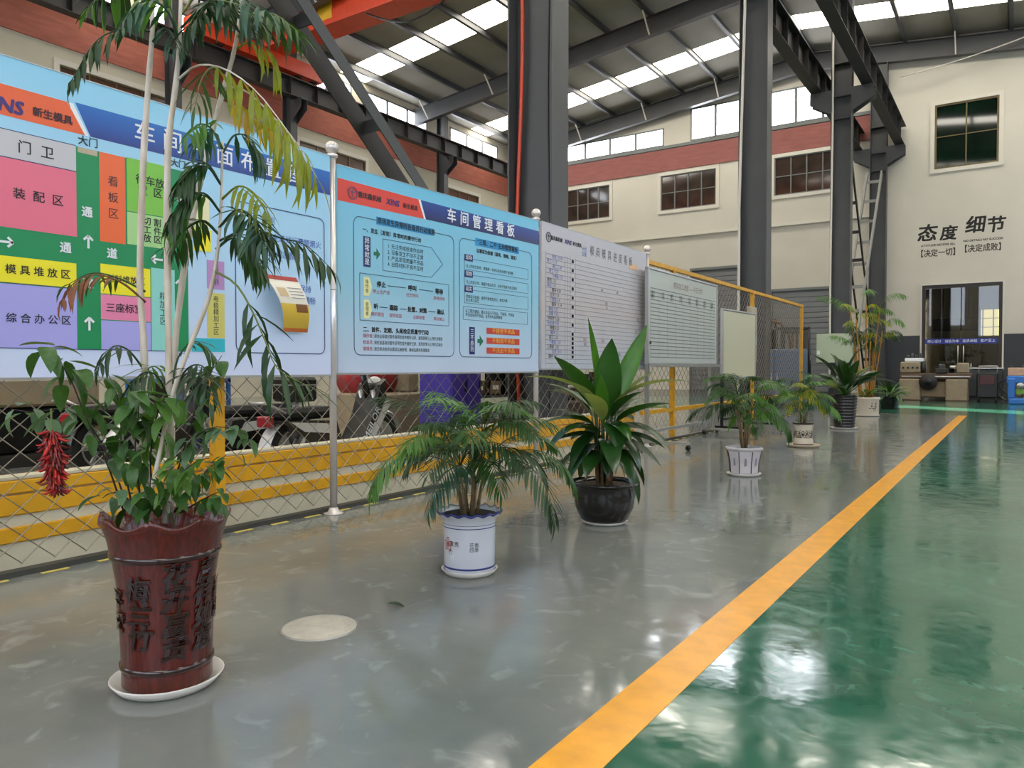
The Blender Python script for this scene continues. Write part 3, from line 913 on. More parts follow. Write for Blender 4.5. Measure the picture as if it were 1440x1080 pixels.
B2.poly([(y2(4.42), 2.0), (y2(4.45), 2.0), (y2(4.45), 1.97), (y2(4.49), 2.015), (y2(4.45), 2.06), (y2(4.45), 2.03), (y2(4.42), 2.03)], DG, 2, 'printed_arrow')
hx = [(y2(4.52), 2.145), (y2(5.1), 2.15), (y2(5.25), 2.02), (y2(5.1), 1.89), (y2(4.52), 1.89)]
B2.lines(list(zip(hx, hx[1:] + hx[:1])), thin2, .004)
B2.text('1. 无法完成标准作业时\n2. 设备发生不动不正常\n3. 产品发现质量不良品\n4. 出现材料不良不足时', .043, M_ink, y2(4.57), 2.02, align='LEFT', line=1.15)
bx = [(y2(4.27), 1.845), (y2(5.33), 1.845), (y2(5.33), 1.475), (y2(4.27), 1.475)]
B2.lines(list(zip(bx, bx[1:] + bx[:1])), thin2, .004)
TG = C('tag_cream', '#e2e2a8')
for z0, s in ((1.67, '操作者'), (1.49, '管理者')):
    B2.poly([(y2(4.31), z0), (y2(4.37), z0), (y2(4.4), z0 + .075), (y2(4.37), z0 + .15), (y2(4.31), z0 + .15)], TG, 2, 'printed_tag')
    B2.text(s, .036, C('brown', '#5a3a1c'), y2(4.345), z0 + .075, vertical=True)
for s, y in (('停止', 4.5), ('呼叫', 4.86), ('等待', 5.2)):
    B2.text(s, .052, M_ink, y2(y), 1.77, bold=.0015)
RD = C('magenta', '#b02a4e')
for s, y in (('停止生产线', 4.5), ('打灯呼叫', 4.86), ('原地待命', 5.2)):
    B2.text(s, .038, RD, y2(y), 1.71)
for s, y in (('听', 4.44), ('跟踪', 4.64), ('处置、对策', 4.92), ('确认', 5.22)):
    B2.text(s, .048, M_ink, y2(y), 1.59, bold=.0015)
for s, y in (('倾听报告', 4.46), ('查明原因', 4.66), ('立即处理', 4.94), ('再次确认', 5.2)):
    B2.text(s, .036, RD, y2(y), 1.528)
B2.lines([((y2(a), z), (y2(b), z)) for a, b, z in ((4.57, 4.78, 1.77), (4.94, 5.12, 1.77), (4.48, 4.57, 1.59), (4.71, 4.79, 1.59), (5.06, 5.15, 1.59))], thin2, .006)
B2.text('二、首件、定期、头尾检定质量守行动', .045, M_ink, y2(4.3), 1.402, align='LEFT', bold=.001)
for k, (a, b) in enumerate((('操作者：', '按作业标准对首件逐项检查并做好记录，发现异常马上停机并报告'), ('检查员：', '按检查基准对首件逐项检查并做好记录，发现异常马上停机并报告'), ('管理员：', '按日常点检作业要求实施管理，确保品质并处理报告'))):
    B2.text(a, .034, RD, y2(4.3), 1.352 - k * .052, align='LEFT')
    B2.text(b, .034, M_ink, y2(4.42), 1.352 - k * .052, align='LEFT', sx=.84)
B2.text('以事实为依据（现场、现物、现实）', .042, M_ink, y2(6.06), 2.2, bold=.001)
for s, z0, z1, tx in (('现场', 2.01, 2.115, '马上到发生现场，掌握第一手资料及时处理不良问题'), ('现物', 1.865, 1.965, '马上检查实物，掌握不良品状况，分析不良发生真正原因'), ('现实', 1.7, 1.825, '掌握现实数据，查明不良发生经过，制定对策\n防止再次发生')):
    q = [(y2(5.55), z1), (y2(6.57), z1), (y2(6.57), z0), (y2(5.55), z0)]
    B2.lines(list(zip(q, q[1:] + q[:1])), thin2, .003)
    B2.rect(y2(5.55), y2(5.67), z1 - .025, z1 + .035, M_navy, 3)
    B2.text(s, .046, M_wht, y2(5.61), z1 + .005, 5)
    B2.text(tx, .034, M_ink, y2(5.57), (z0 + z1) / 2 - .02, align='LEFT', sx=.95)
q = [(y2(5.53), 1.665), (y2(6.56), 1.665), (y2(6.56), 1.545), (y2(5.53), 1.545)]
B2.lines(list(zip(q, q[1:] + q[:1])), thin2, .003)
B2.text('以三现为基础，确认良品与不良品，不接受、不制造\n不流出任何不良品，全员参与品质管理', .036, M_ink, y2(5.56), 1.607, align='LEFT', sx=.93)
B2.rect(y2(5.62), y2(5.7), 1.225, 1.48, M_navy, 2)
B2.text('三不原则', .055, M_wht, y2(5.66), 1.352, vertical=True)
B2.poly([(y2(5.74), 1.335), (y2(5.775), 1.335), (y2(5.775), 1.30), (y2(5.83), 1.352), (y2(5.775), 1.405), (y2(5.775), 1.37), (y2(5.74), 1.37)], DG, 2, 'printed_arrow')
for k, s in enumerate(('不接受不良品', '不制造不良品', '不流出不良品')):
    B2.rect(y2(5.88), y2(6.42), 1.425 - k * .095, 1.485 - k * .095, C('bar_red', '#c8402a'), 2)
    B2.text(s, .05, C('bar_text', '#f0c040'), y2(6.15), 1.455 - k * .095, sx=1.25)

# board 3: white schedule board
B3 = Board('schedule_board', 'white ruled schedule board with handwriting behind the broad leaved plant', 'whiteboard', (-4.25, 6.92), (-4.25, 9.66), 1.09, 2.67,
           gradient_board('board_three', '#bab9c0', '#bfb7b6', '#b8bec9', 1.09, 2.67))
def y3(y): return y - 6.92
M_pale = C('rule', '#8f8f98')
emblem(B3, .14, 2.52, .055, C('emblem_dark', '#4a4a58'))
B3.text('重庆鑫机械', .052, M_ink, .31, 2.52, bold=.001)
B3.text('XINS', .07, C('purple', '#3a2470'), .565, 2.52, bold=.002, shear=.2)
B3.text('新生模具', .052, M_ink, .78, 2.52, bold=.001)
for k, ch in enumerate('模具模具进度看板'):
    B3.text(ch, .13, C('greytext', '#5a5a62'), 1.15 + k * .155, 2.49, sx=.8)
segs = [((.08, 2.34 - k * .052), (2.68, 2.34 - k * .052)) for k in range(24)]
B3.lines(segs, M_pale, .006, 2, 'ruled_lines')
B3.lines([((u, 1.13), (u, 2.36)) for u in (.08, .5, .56, .62, .74, 2.68)], M_pale, .005, 2, 'ruled_lines')
rs = random.Random(3)
hand = ['外购件', '上模板', '下模座', '导柱', '镶块', '热处理', '精铣', '钳工', '线割', '试模', '修整', '出货', '装配']
for k in range(22):
    z = 2.315 - k * .052
    B3.text(rs.choice(hand) + ' ' + str(rs.randint(1, 12)) + '.' + str(rs.randint(1, 29)), .05, M_blue_pen if rs.random() < .6 else M_ink, .1 + rs.random() * .12, z, align='LEFT', sx=1.0)
    if k % 2 == 0 or k > 15:
        B3.rect(.655, .7, z - .018, z + .018, M_ink, 3, 'mark')
for k in range(10):
    B3.text(rs.choice(['8/2', '9.5', 'OK', '完成', '待料']), .045, C('redpen', '#a06a5a') if k % 2 else M_ink, .8 + rs.random() * 1.7, 2.31 - rs.randint(1, 20) * .052)
B3.rect(2.2, 2.45, 2.4, 2.47, C('paper_orange', '#e0b48a'), 3, 'sticker')
B3.text('计划', .06, M_blue_pen, .95, 2.49)
B3.text('交期', .06, M_blue_pen, .95, 2.43)

# ------------------------------------------------------------------ wheeled whiteboards
def wheeled_board(p0, p1, v0, v1, label, ruled, frame_m):
    B = Board('mobile_whiteboard', label, 'whiteboard', p0, p1, v0, v1, gradient_board('wb_%d' % ruled, '#b3b9b0', '#b6bcb5', '#b2b8b4', v0, v1) if ruled else mat('wb_cream', '#c2c0a4', .35), .03)
    w = B.w
    fr = MB()
    fr.box(-.03, 0, -.01, .04, v0 - .02, v1 + .02); fr.box(w, w + .03, -.01, .04, v0 - .02, v1 + .02)
    fr.box(-.03, w + .03, -.01, .04, v1 + .012, v1 + .035)
    fr.build('frame', M_alu, B.t)
    MB().box(.02, w - .02, -.09, 0, v0 - .06, v0 - .016).build('pen_tray', M_alu, B.t)
    for u in (.12, w - .12):
        lg = MB(); lg.box(u - .025, u + .025, .045, .085, .1, v0 + .3)
        lg.build('leg', frame_m, B.t)
        ft = MB().box(u - .025, u + .025, -.55, .18, .075, .11).build('foot', frame_m, B.t)
        for y in (-.52, .15):
            MB().cyl((u - .015, y, .035), .035, .03, 14, 'x').build('caster', M_black, ft)
            MB().box(u - .02, u + .02, y - .012, y + .012, .06, .08).build('caster_fork', M_steel, ft)
    MB().box(.12, w - .12, .05, .08, .2, .24).build('crossbar', frame_m, B.t)
    return B
B4 = wheeled_board((-4.12, 9.45), (-4.12, 12.2), 1.17, 2.42, 'wheeled whiteboard with a ruled table standing before the chain link fence', True, M_alu)
B4.text('模具加工进度——今日计划', .1, C('greyred', '#8d6e6c'), B4.w / 2 + .1, 2.28)
B4.lines([((.06, 2.18 - k * .052), (B4.w - .06, 2.18 - k * .052)) for k in range(19)], C('rule2', '#7a7d7c'), .012, 2, 'ruled_lines')
B4.lines([((.06 + k * .3, 1.24), (.06 + k * .3, 2.18)) for k in range(10)], C('rule3', '#a5a8a5'), .006, 2, 'ruled_lines')
for k in range(16):
    B4.text(rs.choice(['编号', '名称', '设备', '工时', '操作', '计划', '完成', '备注']), .06, M_ink, .14 + (k % 8) * .34, 2.12 - (k // 8) * .05)
B4.rect(.04, .1, 1.42, 1.46, M_black, 3, 'magnet')
B5 = wheeled_board((-4.1, 12.5), (-4.0, 14.0), .95, 2.06, 'plain cream whiteboard on a dark stand right of the ruled whiteboard', False, M_black)

# ------------------------------------------------------------------ fence of chain link with yellow frame
FX = -4.46
t = thing('chain_link_fence', 'chain link fence with yellow steel frame running behind the boards', 'fence', (FX, 0, 0))
FY0, FY1, FZ1 = -1.5, 19.6, 2.66
for y in (-1.5, 3.1, 11.15, 15.4, 19.6):
    MB().box(-.035, .035, y - .035, y + .035, 0, FZ1).build('fence_post', M_yel, t)
MB().box(-.03, .03, FY0, FY1, FZ1 - .06, FZ1).build('top_rail', M_yel, t)
MB().box(-.03, .03, 10.0, FY1, .42, .48).build('bottom_rail', M_yel, t)
DW, DH = .17, .15
z0, z1 = .04, FZ1 - .06
for s in (-1, 1):
    mb = MB()
    k = DH / DW
    span = (z1 - z0) / k
    y = FY0 - (span if s > 0 else 0)
    while y < FY1 + (0 if s > 0 else span):
        a = [y, z0]; b = [y + s * span, z1]
        def clip(p, q, lim):
            tt = (lim - p[0]) / (q[0] - p[0]); return [lim, p[1] + tt * (q[1] - p[1])]
        lo, hi = (a, b) if a[0] < b[0] else (b, a)
        if hi[0] > FY0 + .01 and lo[0] < FY1 - .01:
            if lo[0] < FY0: lo = clip(lo, hi, FY0)
            if hi[0] > FY1: hi = clip(lo, hi, FY1)
            mb.tube([(s * .003, lo[0], lo[1]), (s * .003, hi[0], hi[1])], .0032, 4, False, False)
        y += DW
    tag(mb.build('wire_mesh', M_wire, t), kind='stuff')
# low painted kerb behind the wire
t = thing('low_barrier', 'low barrier painted in yellow and white stripes behind the wire mesh', 'barrier', (-4.6, 0, 0))
M_wst = mat('barrier_white', '#cfc8ae', .6, var=.08, scale=3)
M_yst = mat('barrier_yellow', '#e0a412', .5, var=.1, scale=4)
MB().box(-.045, .06, -1.5, 9.9, 0, .49).build('core', M_wst, t)
MB().bbox(-.05, .085, -1.5, 9.9, .415, .485, .006).build('stripe', M_yst, t)
MB().bbox(.055, .078, -1.5, 9.9, .295, .405, .006).build('stripe', M_yst, t)
MB().bbox(.055, .078, -1.5, 9.9, .145, .23, .006).build('stripe', M_yst, t)
MB().box(-.05, .07, -1.5, 9.9, .49, .505).build('cap', M_wst, t)
# hazard strip on the floor
t = thing('hazard_strip', 'dark kerb strip with yellow dashes along the foot of the fence', 'floor strip', (-4.38, 0, 0))
MB().box(-.04, .03, -1.5, 19.6, 0, .03).build('strip', mat('strip_dark', '#3f403c', .5, var=.15, scale=5), t)
me = MB().prism([(.045, 0), (.075, 0), (.075, .002), (.045, .002)], -.07, .07).mesh('dash', mat('dash_yellow', '#c9b552', .6, var=.2, scale=30))
y = -1.3
while y < 19.4:
    link('dash', me, t, (0, y, .0)); y += .3

# ------------------------------------------------------------------ plants
LEAF = {
    'palm': mat('leaf_palm', '#2e5320', .42, var=.25, scale=7, transl=.25),
    'palm_dark': mat('leaf_palm_dark', '#20401f', .4, var=.25, scale=7, transl=.2),
    'palm_blue': mat('leaf_palm_blue', '#2d5340', .4, var=.2, scale=7, transl=.2),
    'palm_yellow': mat('leaf_palm_yellow', '#96982f', .45, scale=5, transl=.35, color2='#5f7a2c'),
    'palm_dry': mat('leaf_palm_dry', '#c2a51e', .5, scale=14, transl=.3, color2='#6e4a18'),
    'palm_light': mat('leaf_palm_light', '#4f7a34', .42, var=.25, scale=7, transl=.3),
    'broad': mat('leaf_broad', '#1c3f17', .28, var=.3, scale=4, transl=.18, coat=.2),
    'broad_light': mat('leaf_broad_light', '#3d6d1c', .3, var=.3, scale=4, transl=.3),
    'broad_mid': mat('leaf_broad_mid', '#264f18', .28, var=.3, scale=4, transl=.22, coat=.2),
    'broad_pale': mat('leaf_broad_pale', '#7d8a55', .35, var=.3, scale=6, transl=.25),
    'shrub': mat('leaf_shrub', '#3f6630', .4, var=.25, scale=9, transl=.25),
    'shrub_light': mat('leaf_shrub_light', '#5f8742', .42, var=.2, scale=9, transl=.3),
    'shrub_grey': mat('leaf_shrub_grey', '#5b7a5a', .4, var=.2, scale=9, transl=.2),
    'brown': mat('leaf_brown', '#7d4d33', .6, var=.3, scale=8, transl=.15),
}
M_cane = mat('cane_pale', '#e6ddd2', .6, color2='#c2b19c', scale=25, stretch=(1, 1, .3), bump=.2)
M_stem = mat('stem_brown', '#8a7556', .7, var=.3, scale=30)
M_twig = mat('twig_dark', '#3b2f2a', .7)
M_rachis = mat('rachis_green', '#6f7d3f', .5)
M_soil = mat('soil', '#241d17', .95, var=.4, scale=60, bump=.8, bscale=90)

def leaf_geo(L, W, droop, fold=.25, n=5, peak=.4):
    """leaf along +x, bending down; returns verts, faces"""
    v, f = [], []
    x = z = 0.0
    for i in range(n + 1):
        s = i / n
        a = -droop * s
        if i:
            x += L / n * math.cos(a); z += L / n * math.sin(a)
        w = W / 2 * (math.sin(math.pi * min(1, s ** (math.log(.5) / math.log(peak)))) ** .8 if 0 < s < 1 else (.12 if s == 0 else .0))
        v += [(x, -w, z + fold * w), (x, 0, z), (x, w, z + fold * w)]
    for i in range(n):
        b = i * 3
        f += [(b, b + 3, b + 4, b + 1), (b + 1, b + 4, b + 5, b + 2)]
    return v, f

def frame_M(p, d, up, s=1.0):
    x = Vector(d).normalized()
    y = Vector(up).cross(x)
    if y.length < 1e-4: y = Vector((0, 1, 0)).cross(x)
    y.normalize(); z = x.cross(y)
    M = Matrix((x, y, z)).transposed().to_4x4() @ Matrix.Scale(s, 4)
    M.translation = p
    return M

def smooth_path(pts, n):
    """Catmull-Rom through the points"""
    pts = [Vector(p) for p in pts]
    P = [pts[0] * 2 - pts[1]] + pts + [pts[-1] * 2 - pts[-2]]
    out = []
    seg = len(pts) - 1
    for k in range(n + 1):
        u = k / n * seg; i = min(int(u), seg - 1); t_ = u - i
        a, b, c, d = P[i:i + 4]
        out.append(.5 * ((2 * b) + (c - a) * t_ + (2 * a - 5 * b + 4 * c - d) * t_ ** 2 + (3 * b - a - 3 * c + d) * t_ ** 3))
    return out

def frond(parent, pts, n, L, W, m, rnd, hang=.5, jit=.12, start=.25, droop=.9, rr=.004, split=False, rm=None, spread=1.0):
    """pinnate palm leaf along a path; split = every leaflet an object of its own"""
    path = smooth_path(pts, 14)
    mb = MB().tube(path, [rr * (1 - .75 * i / 14) for i in range(15)], 5)
    items = []
    for k in range(n):
        s = start + (1 - start) * (k + .5) / n
        u = s * 14; i = min(int(u), 13)
        p = path[i].lerp(path[i + 1], u - i)
        tdir = (path[i + 1] - path[i]).normalized()
        side = tdir.cross(Vector((0, 0, 1)))
        if side.length < .1: side = Vector((1, 0, 0))
        side.normalize()
        for sg in (-1, 1):
            fw = .45 + .8 * s + rnd.uniform(-jit, jit)
            d = side * sg * spread + tdir * fw + Vector((0, 0, -hang * rnd.uniform(.6, 1.3) + rnd.uniform(-jit, jit)))
            ll = L * (math.sin(math.pi * (.18 + .74 * (s - start) / (1 - start))) ** .7) * rnd.uniform(.85, 1.1)
            items.append((p, d, ll))
    items.append((path[-1], path[-1] - path[-2], L * .6))
    if not split:
        for p, d, ll in items:
            v, f = leaf_geo(ll, W, droop * rnd.uniform(.5, 1.2), .3, 3, .4)
            mb.add(v, f, True, frame_M(p, d, (0, 0, 1)))
        return mb.build('frond', m, parent)
    o = mb.build('frond', rm or M_rachis, parent)
    variants = [MB().add(*leaf_geo(1, W / L, dr, .3, 4, .4), True).mesh('leaflet', m) for dr in (droop * .4, droop, droop * 1.5)]
    for p, d, ll in items:
        link('leaflet', rnd.choice(variants), o, M=frame_M(p, d, (0, 0, 1), ll))
    return o

def arch(p0, az, e0, e1, L, n=6, twist=0.0):
    p = Vector(p0); out = [p.copy()]
    for i in range(n):
        e = e0 + (e1 - e0) * (i / (n - 1)) ** 1.1
        a = az + twist * i / n
        p = p + Vector((math.cos(a) * math.cos(e), math.sin(a) * math.cos(e), math.sin(e))) * (L / n)
        out.append(p.copy())
    return out

def palm(t, z0, nf, L, seed, mats, stem_h, r_base=.05, n_leaf=17, lw=.018, leaf_len=.36, n_stem=7, wide=1.0):
    """clump of stems, each carrying arching fronds; the first fronds hang low and wide, the last stand upright"""
    rnd = random.Random(seed)
    tops = []
    for k in range(n_stem):
        a = 2.4 * k; r = r_base * rnd.uniform(.2, 1)
        b = Vector((r * math.cos(a), r * math.sin(a), z0 - .02))
        h = stem_h * (.7 + .7 * k / n_stem)
        top = b + Vector((math.cos(a) * h * .16, math.sin(a) * h * .16, h))
        MB().tube([b, b.lerp(top, .5) + Vector((rnd.uniform(-.01, .01), rnd.uniform(-.01, .01), 0)), top], [.011, .008, .006], 6).build('stem', M_stem, t)
        tops.append(top)
    for k in range(nf):
        s_ = k / max(1, nf - 1)
        top = tops[int(s_ * .999 * n_stem)]
        az = 2.39996 * k + rnd.uniform(-.3, .3)
        e0 = 40 + 42 * s_ + rnd.uniform(-8, 8)
        e1 = (-75 + 75 * s_) * wide + rnd.uniform(-15, 15)
        pts = arch(top, az, R(e0), R(e1), L * rnd.uniform(.85, 1.15) * (1.1 - .3 * s_), 7, rnd.uniform(-.4, .4))
        frond(t, pts, n_leaf, L * leaf_len, lw, LEAF[rnd.choice(mats)], rnd, hang=rnd.uniform(.05, .4), start=.3, droop=rnd.uniform(.3, .9), rr=.004)

def leafy(t, base, leaves, name='leaf'):
    """leaves: (az, el, L, W, droop, material key, roll, stalk)"""
    for az, el, L, W, droop, key, roll, stalk in leaves:
        d = Vector((math.cos(az) * math.cos(el), math.sin(az) * math.cos(el), math.sin(el)))
        p = Vector(base) + d * stalk + Vector((math.cos(az), math.sin(az), 0)) * .02
        me = MB().add(*leaf_geo(L, W, droop, .35, 7, .45), True).mesh(name, LEAF[key])
        M = Matrix.Translation(p) @ Matrix.Rotation(az, 4, 'Z') @ Matrix.Rotation(-el, 4, 'Y') @ Matrix.Rotation(roll, 4, 'X')
        link(name, me, t, M=M)
        if stalk > .05:
            MB().tube([Vector(base), p], .006, 5).build('leaf_stalk', LEAF['broad_light'], t)

def saucer(loc, r, label, m, h=.03, n=32):
    o = MB().lathe([(r * .82, 0), (r * .86, .004), (r, h), (r * .97, h + .002), (r * .84, .012), (r * .3, .01), (.001, .01)], n).build('saucer', m, None, loc)
    return tag(o, label, 'saucer', 'saucers under the plant pots')

# --- pot 1: tall brown glazed pot with a tall palm and a shrub
PX = Vector((-2.45, 1.5, 0))
M_glaze = mat('glaze_brown', '#561508', .16, var=.35, scale=14, coat=.25, bump=.2, bscale=30, stretch=(6, 6, .6))
M_glaze_d = mat('glaze_dark', '#2a0d0a', .18, coat=.6)
M_ceram = mat('ceramic_white', '#d8d4cc', .3, var=.08, scale=12)
saucer(PX, .185, 'white saucer under the tall brown pot', M_ceram, .035)
t = thing('potted_palm', 'tall palm with pale canes and leafy shrub in a brown glazed lettered pot', 'potted plant', PX + Vector((0, 0, .013)))
def pot1_r(z): return .143 + .018 * (z / .5) + .042 * max(0, (z - .30) / .29) ** 1.6
def scal(a, i, r, z):
    if i >= 9:
        w = abs(math.sin(a * 4))
        return r - .003 * w, z - .032 * w * ((i - 8) / 3 if i < 12 else 1)
    return r, z
prof = [(.135, 0), (.146, .01), (pot1_r(.06), .06), (pot1_r(.12), .12), (pot1_r(.2), .2), (pot1_r(.28), .28), (pot1_r(.36), .36), (pot1_r(.44), .44), (pot1_r(.5), .5),
        (pot1_r(.54), .535), (pot1_r(.57), .565), (pot1_r(.6) + .004, .595), (pot1_r(.6) - .012, .595), (pot1_r(.56) - .02, .55), (.15, .48)]
MB().lathe(prof, 72, None, scal).build('pot', M_glaze, t)
for z in (.075, .455):
    q = pot1_r(z)
    MB().lathe([(q - .002, z - .012), (q + .006, z - .006), (q + .006, z + .006), (q - .002, z + .012)], 48, cap0=False).build('pot_band', M_glaze_d, t)
MB().lathe([(.001, .50), (.165, .495)], 32, cap0=False).build('soil', M_soil, t)
def wrap1(ang0):
    def w(co):
        z = co.z; r = pot1_r(z) + .004 - co.y * 4
        a = ang0 + co.x / r
        return Vector((r * math.cos(a), r * math.sin(a), z))
    return w
face = math.atan2(-PX.y, -PX.x)
for s, da, zc, sz in (('梅兰竹', -.62, .27, .088), ('花开富贵', .12, .27, .088), ('吉祥如意', .78, .28, .085), ('福寿', 1.4, .27, .08), ('平安', -1.3, .27, .08)):
    text(s, sz, M_glaze_d, t, 0, 0, zc, vertical=True, bold=.0035, line=.92, name='relief_lettering', shear=.2)
    TEXTS[-1] = TEXTS[-1][:4] + (wrap1(face + da),)
DP = 2.62
OR = PX + Vector((0, 0, .013))
def lp(x, y, d=0.0): return at(x, y, DP + d) - OR
canes = [
    ([(207, 735), (206, 640), (203, 500), (197, 400), (199, 300), (203, 200), (210, 100), (214, 40), (216, -60)], .0108, .03),
    ([(232, 735), (240, 640), (238, 540), (236, 400), (235, 300), (237, 200), (247, 120), (252, 60), (256, -50)], .0108, -.02),
    ([(240, 720), (241, 620), (245, 500), (256, 400), (270, 310), (290, 220), (313, 130), (332, 60), (342, -30)], .0102, .06),
    ([(202, 738), (222, 650), (240, 565), (262, 500), (290, 430), (302, 380), (310, 310), (313, 200)], .007, -.08)]
for pts, r, d in canes:
    pp = smooth_path([lp(x, y, d) for x, y in pts], 24)
    MB().tube(pp, [r * (1.08 - .1 * i / 24 - .45 * max(0, i / 24 - .6) / .4) * (1.12 if i % 3 == 0 else 1) for i in range(25)], 8).build('cane', M_cane, t)
rnd = random.Random(11)
FR = [  # path, leaflets, length, material, hang, depth start and end
    ([(214, 45), (178, 40), (135, 58), (98, 118)], 11, .10, 'palm_dark', 1.0, .03, -.12),
    ([(215, 30), (196, -5), (165, -20), (130, 5)], 9, .13, 'palm_dark', .8, .03, .12),
    ([(214, 60), (228, 40), (240, 45), (252, 70)], 7, .09, 'palm_blue', .9, .03, -.1),
    ([(252, 60), (235, 15), (205, 0), (180, 20)], 9, .12, 'palm_blue', .8, -.02, -.15),
    ([(254, 40), (290, 5), (330, 5), (365, 30)], 10, .15, 'palm_dark', .8, -.02, -.12),
    ([(255, 20), (285, -20), (320, -15), (350, 20)], 9, .14, 'palm_dark', .8, -.02, .15),
    ([(333, 55), (355, 25), (385, 20), (420, 45)], 10, .15, 'palm', .9, .06, .0),
    ([(336, 45), (310, 10), (285, 10), (262, 40)], 10, .15, 'palm_dark', .9, .06, -.1),
    ([(330, 70), (352, 60), (378, 72), (392, 100)], 8, .12, 'palm_yellow', .9, .06, .1),
    ([(318, 110), (300, 95), (284, 110), (274, 150)], 8, .13, 'palm', .9, .06, -.15),
    ([(250, 112), (278, 92), (318, 98), (362, 130), (405, 185), (428, 215)], 11, .15, 'palm_yellow', 1.1, -.02, -.15),
    ([(300, 120), (326, 135), (352, 160), (385, 185)], 10, .11, 'palm_dry', 1.0, .05, -.02),
    ([(312, 122), (345, 128), (385, 165), (418, 205), (446, 250)], 10, .19, 'palm_yellow', 1.3, .05, .15),
    ([(313, 210), (300, 185), (286, 185), (276, 205)], 9, .10, 'palm_blue', .8, -.08, -.2),
    ([(313, 215), (330, 190), (352, 195), (368, 225)], 8, .12, 'palm_blue', .8, -.08, .0),
    ([(311, 260), (292, 235), (270, 238), (248, 262)], 10, .11, 'palm_dark', .5, -.08, -.2),
    ([(311, 300), (288, 272), (262, 280), (238, 310)], 11, .12, 'palm_dark', .5, -.08, -.18),
    ([(308, 330), (286, 310), (262, 322), (246, 350)], 9, .11, 'palm', .5, -.08, -.02),
    ([(312, 280), (335, 262), (358, 272), (375, 300)], 9, .11, 'palm_yellow', .7, -.08, -.18),
    ([(308, 320), (334, 298), (360, 310), (378, 350)], 11, .13, 'palm_dark', .7, -.08, -.15),
    ([(304, 350), (328, 335), (352, 350), (366, 385)], 10, .12, 'palm', .6, -.08, .0),
    ([(300, 380), (332, 400), (356, 440), (374, 482), (392, 520), (438, 545)], 12, .16, 'palm_dark', .3, -.08, -.2),
    ([(306, 340), (350, 322), (395, 335), (430, 345), (466, 378)], 11, .12, 'palm_dark', .9, -.08, -.1),
    ([(205, 425), (172, 398), (135, 386), (104, 398), (86, 424)], 10, .09, 'brown', .8, .03, -.1),
    ([(204, 410), (168, 392), (130, 384), (92, 402)], 8, .09, 'palm', .8, .03, .05),
    ([(203, 520), (180, 492), (158, 488), (140, 515)], 8, .09, 'palm_dark', .7, .03, -.1),
    ([(240, 560), (262, 520), (285, 515), (300, 545)], 9, .11, 'palm_dark', .7, -.02, -.15),
    ([(240, 570), (222, 530), (200, 525), (178, 550)], 9, .10, 'palm_dark', .7, -.02, -.15),
    ([(242, 540), (252, 500), (275, 480), (300, 500)], 8, .10, 'palm', .7, -.02, .05),
]
for k in (1, 3, 4, 5, 6, 7, 13, 15, 16, 17, 19, 20, 26, 27):      # more fronds beside the first ones
    pts, n, L, key, hang, d0, d1 = FR[k]
    jx, jy = rnd.uniform(-22, 22), rnd.uniform(-16, 22)
    FR.append(([pts[0]] + [(x + jx * i / 3, y + jy * i / 3) for i, (x, y) in enumerate(pts[1:], 1)], n, min(L, .125), rnd.choice(['palm_dark', 'palm', 'palm_blue', 'palm_light']), hang * .6, d0, d1 + rnd.uniform(-.15, .2)))
for pts, n, L, key, hang, d0, d1 in FR:
    k = len(pts) - 1
    pp = [lp(x, y, d0 + (d1 - d0) * i / k) for i, (x, y) in enumerate(pts)]
    hang *= rnd.uniform(.2, .8) if key != 'palm_yellow' else .9
    frond(t, pp, max(6, int(n * .85)), L * 1.35, L * .12 + .003, jit=.45, m=LEAF[key], rnd=rnd, hang=hang, start=.3, droop=.9, rr=.0045, split=L >= .13, spread=1.25, rm=M_cane if key == 'palm_yellow' else M_rachis)
# the shrub around the foot of the canes
SH = [  # branch path, leaves, leaf length, material, depths
    ([(176, 725), (150, 650), (122, 590), (100, 535), (72, 495), (52, 492)], 14, .115, 'shrub', .0, -.2),
    ([(182, 720), (160, 660), (128, 600), (90, 575), (50, 580), (15, 575)], 11, .10, 'shrub_grey', .0, .0),
    ([(188, 722), (172, 640), (168, 570), (150, 520)], 12, .10, 'shrub', .0, -.1),
    ([(200, 715), (190, 640), (195, 570), (185, 545)], 13, .11, 'shrub', .0, -.2),
    ([(215, 715), (212, 640), (222, 580), (240, 560)], 13, .11, 'shrub_light', .0, -.15),
    ([(235, 720), (250, 660), (270, 620), (305, 600), (350, 612)], 15, .075, 'shrub_grey', .0, -.1),
    ([(245, 720), (275, 680), (298, 655), (318, 640)], 13, .075, 'shrub', .0, -.15),
    ([(225, 725), (240, 690), (262, 660), (275, 650)], 12, .085, 'shrub_light', .0, -.2),
    ([(252, 722), (290, 700), (312, 690)], 9, .07, 'shrub', .0, -.1),
    ([(240, 700), (262, 620), (285, 545), (312, 500)], 11, .075, 'shrub', .0, -.05),
    ([(195, 728), (178, 700), (160, 692)], 8, .085, 'shrub_grey', .0, -.15),
    ([(205, 735), (210, 700), (212, 670)], 9, .1, 'shrub', .0, -.18),
]
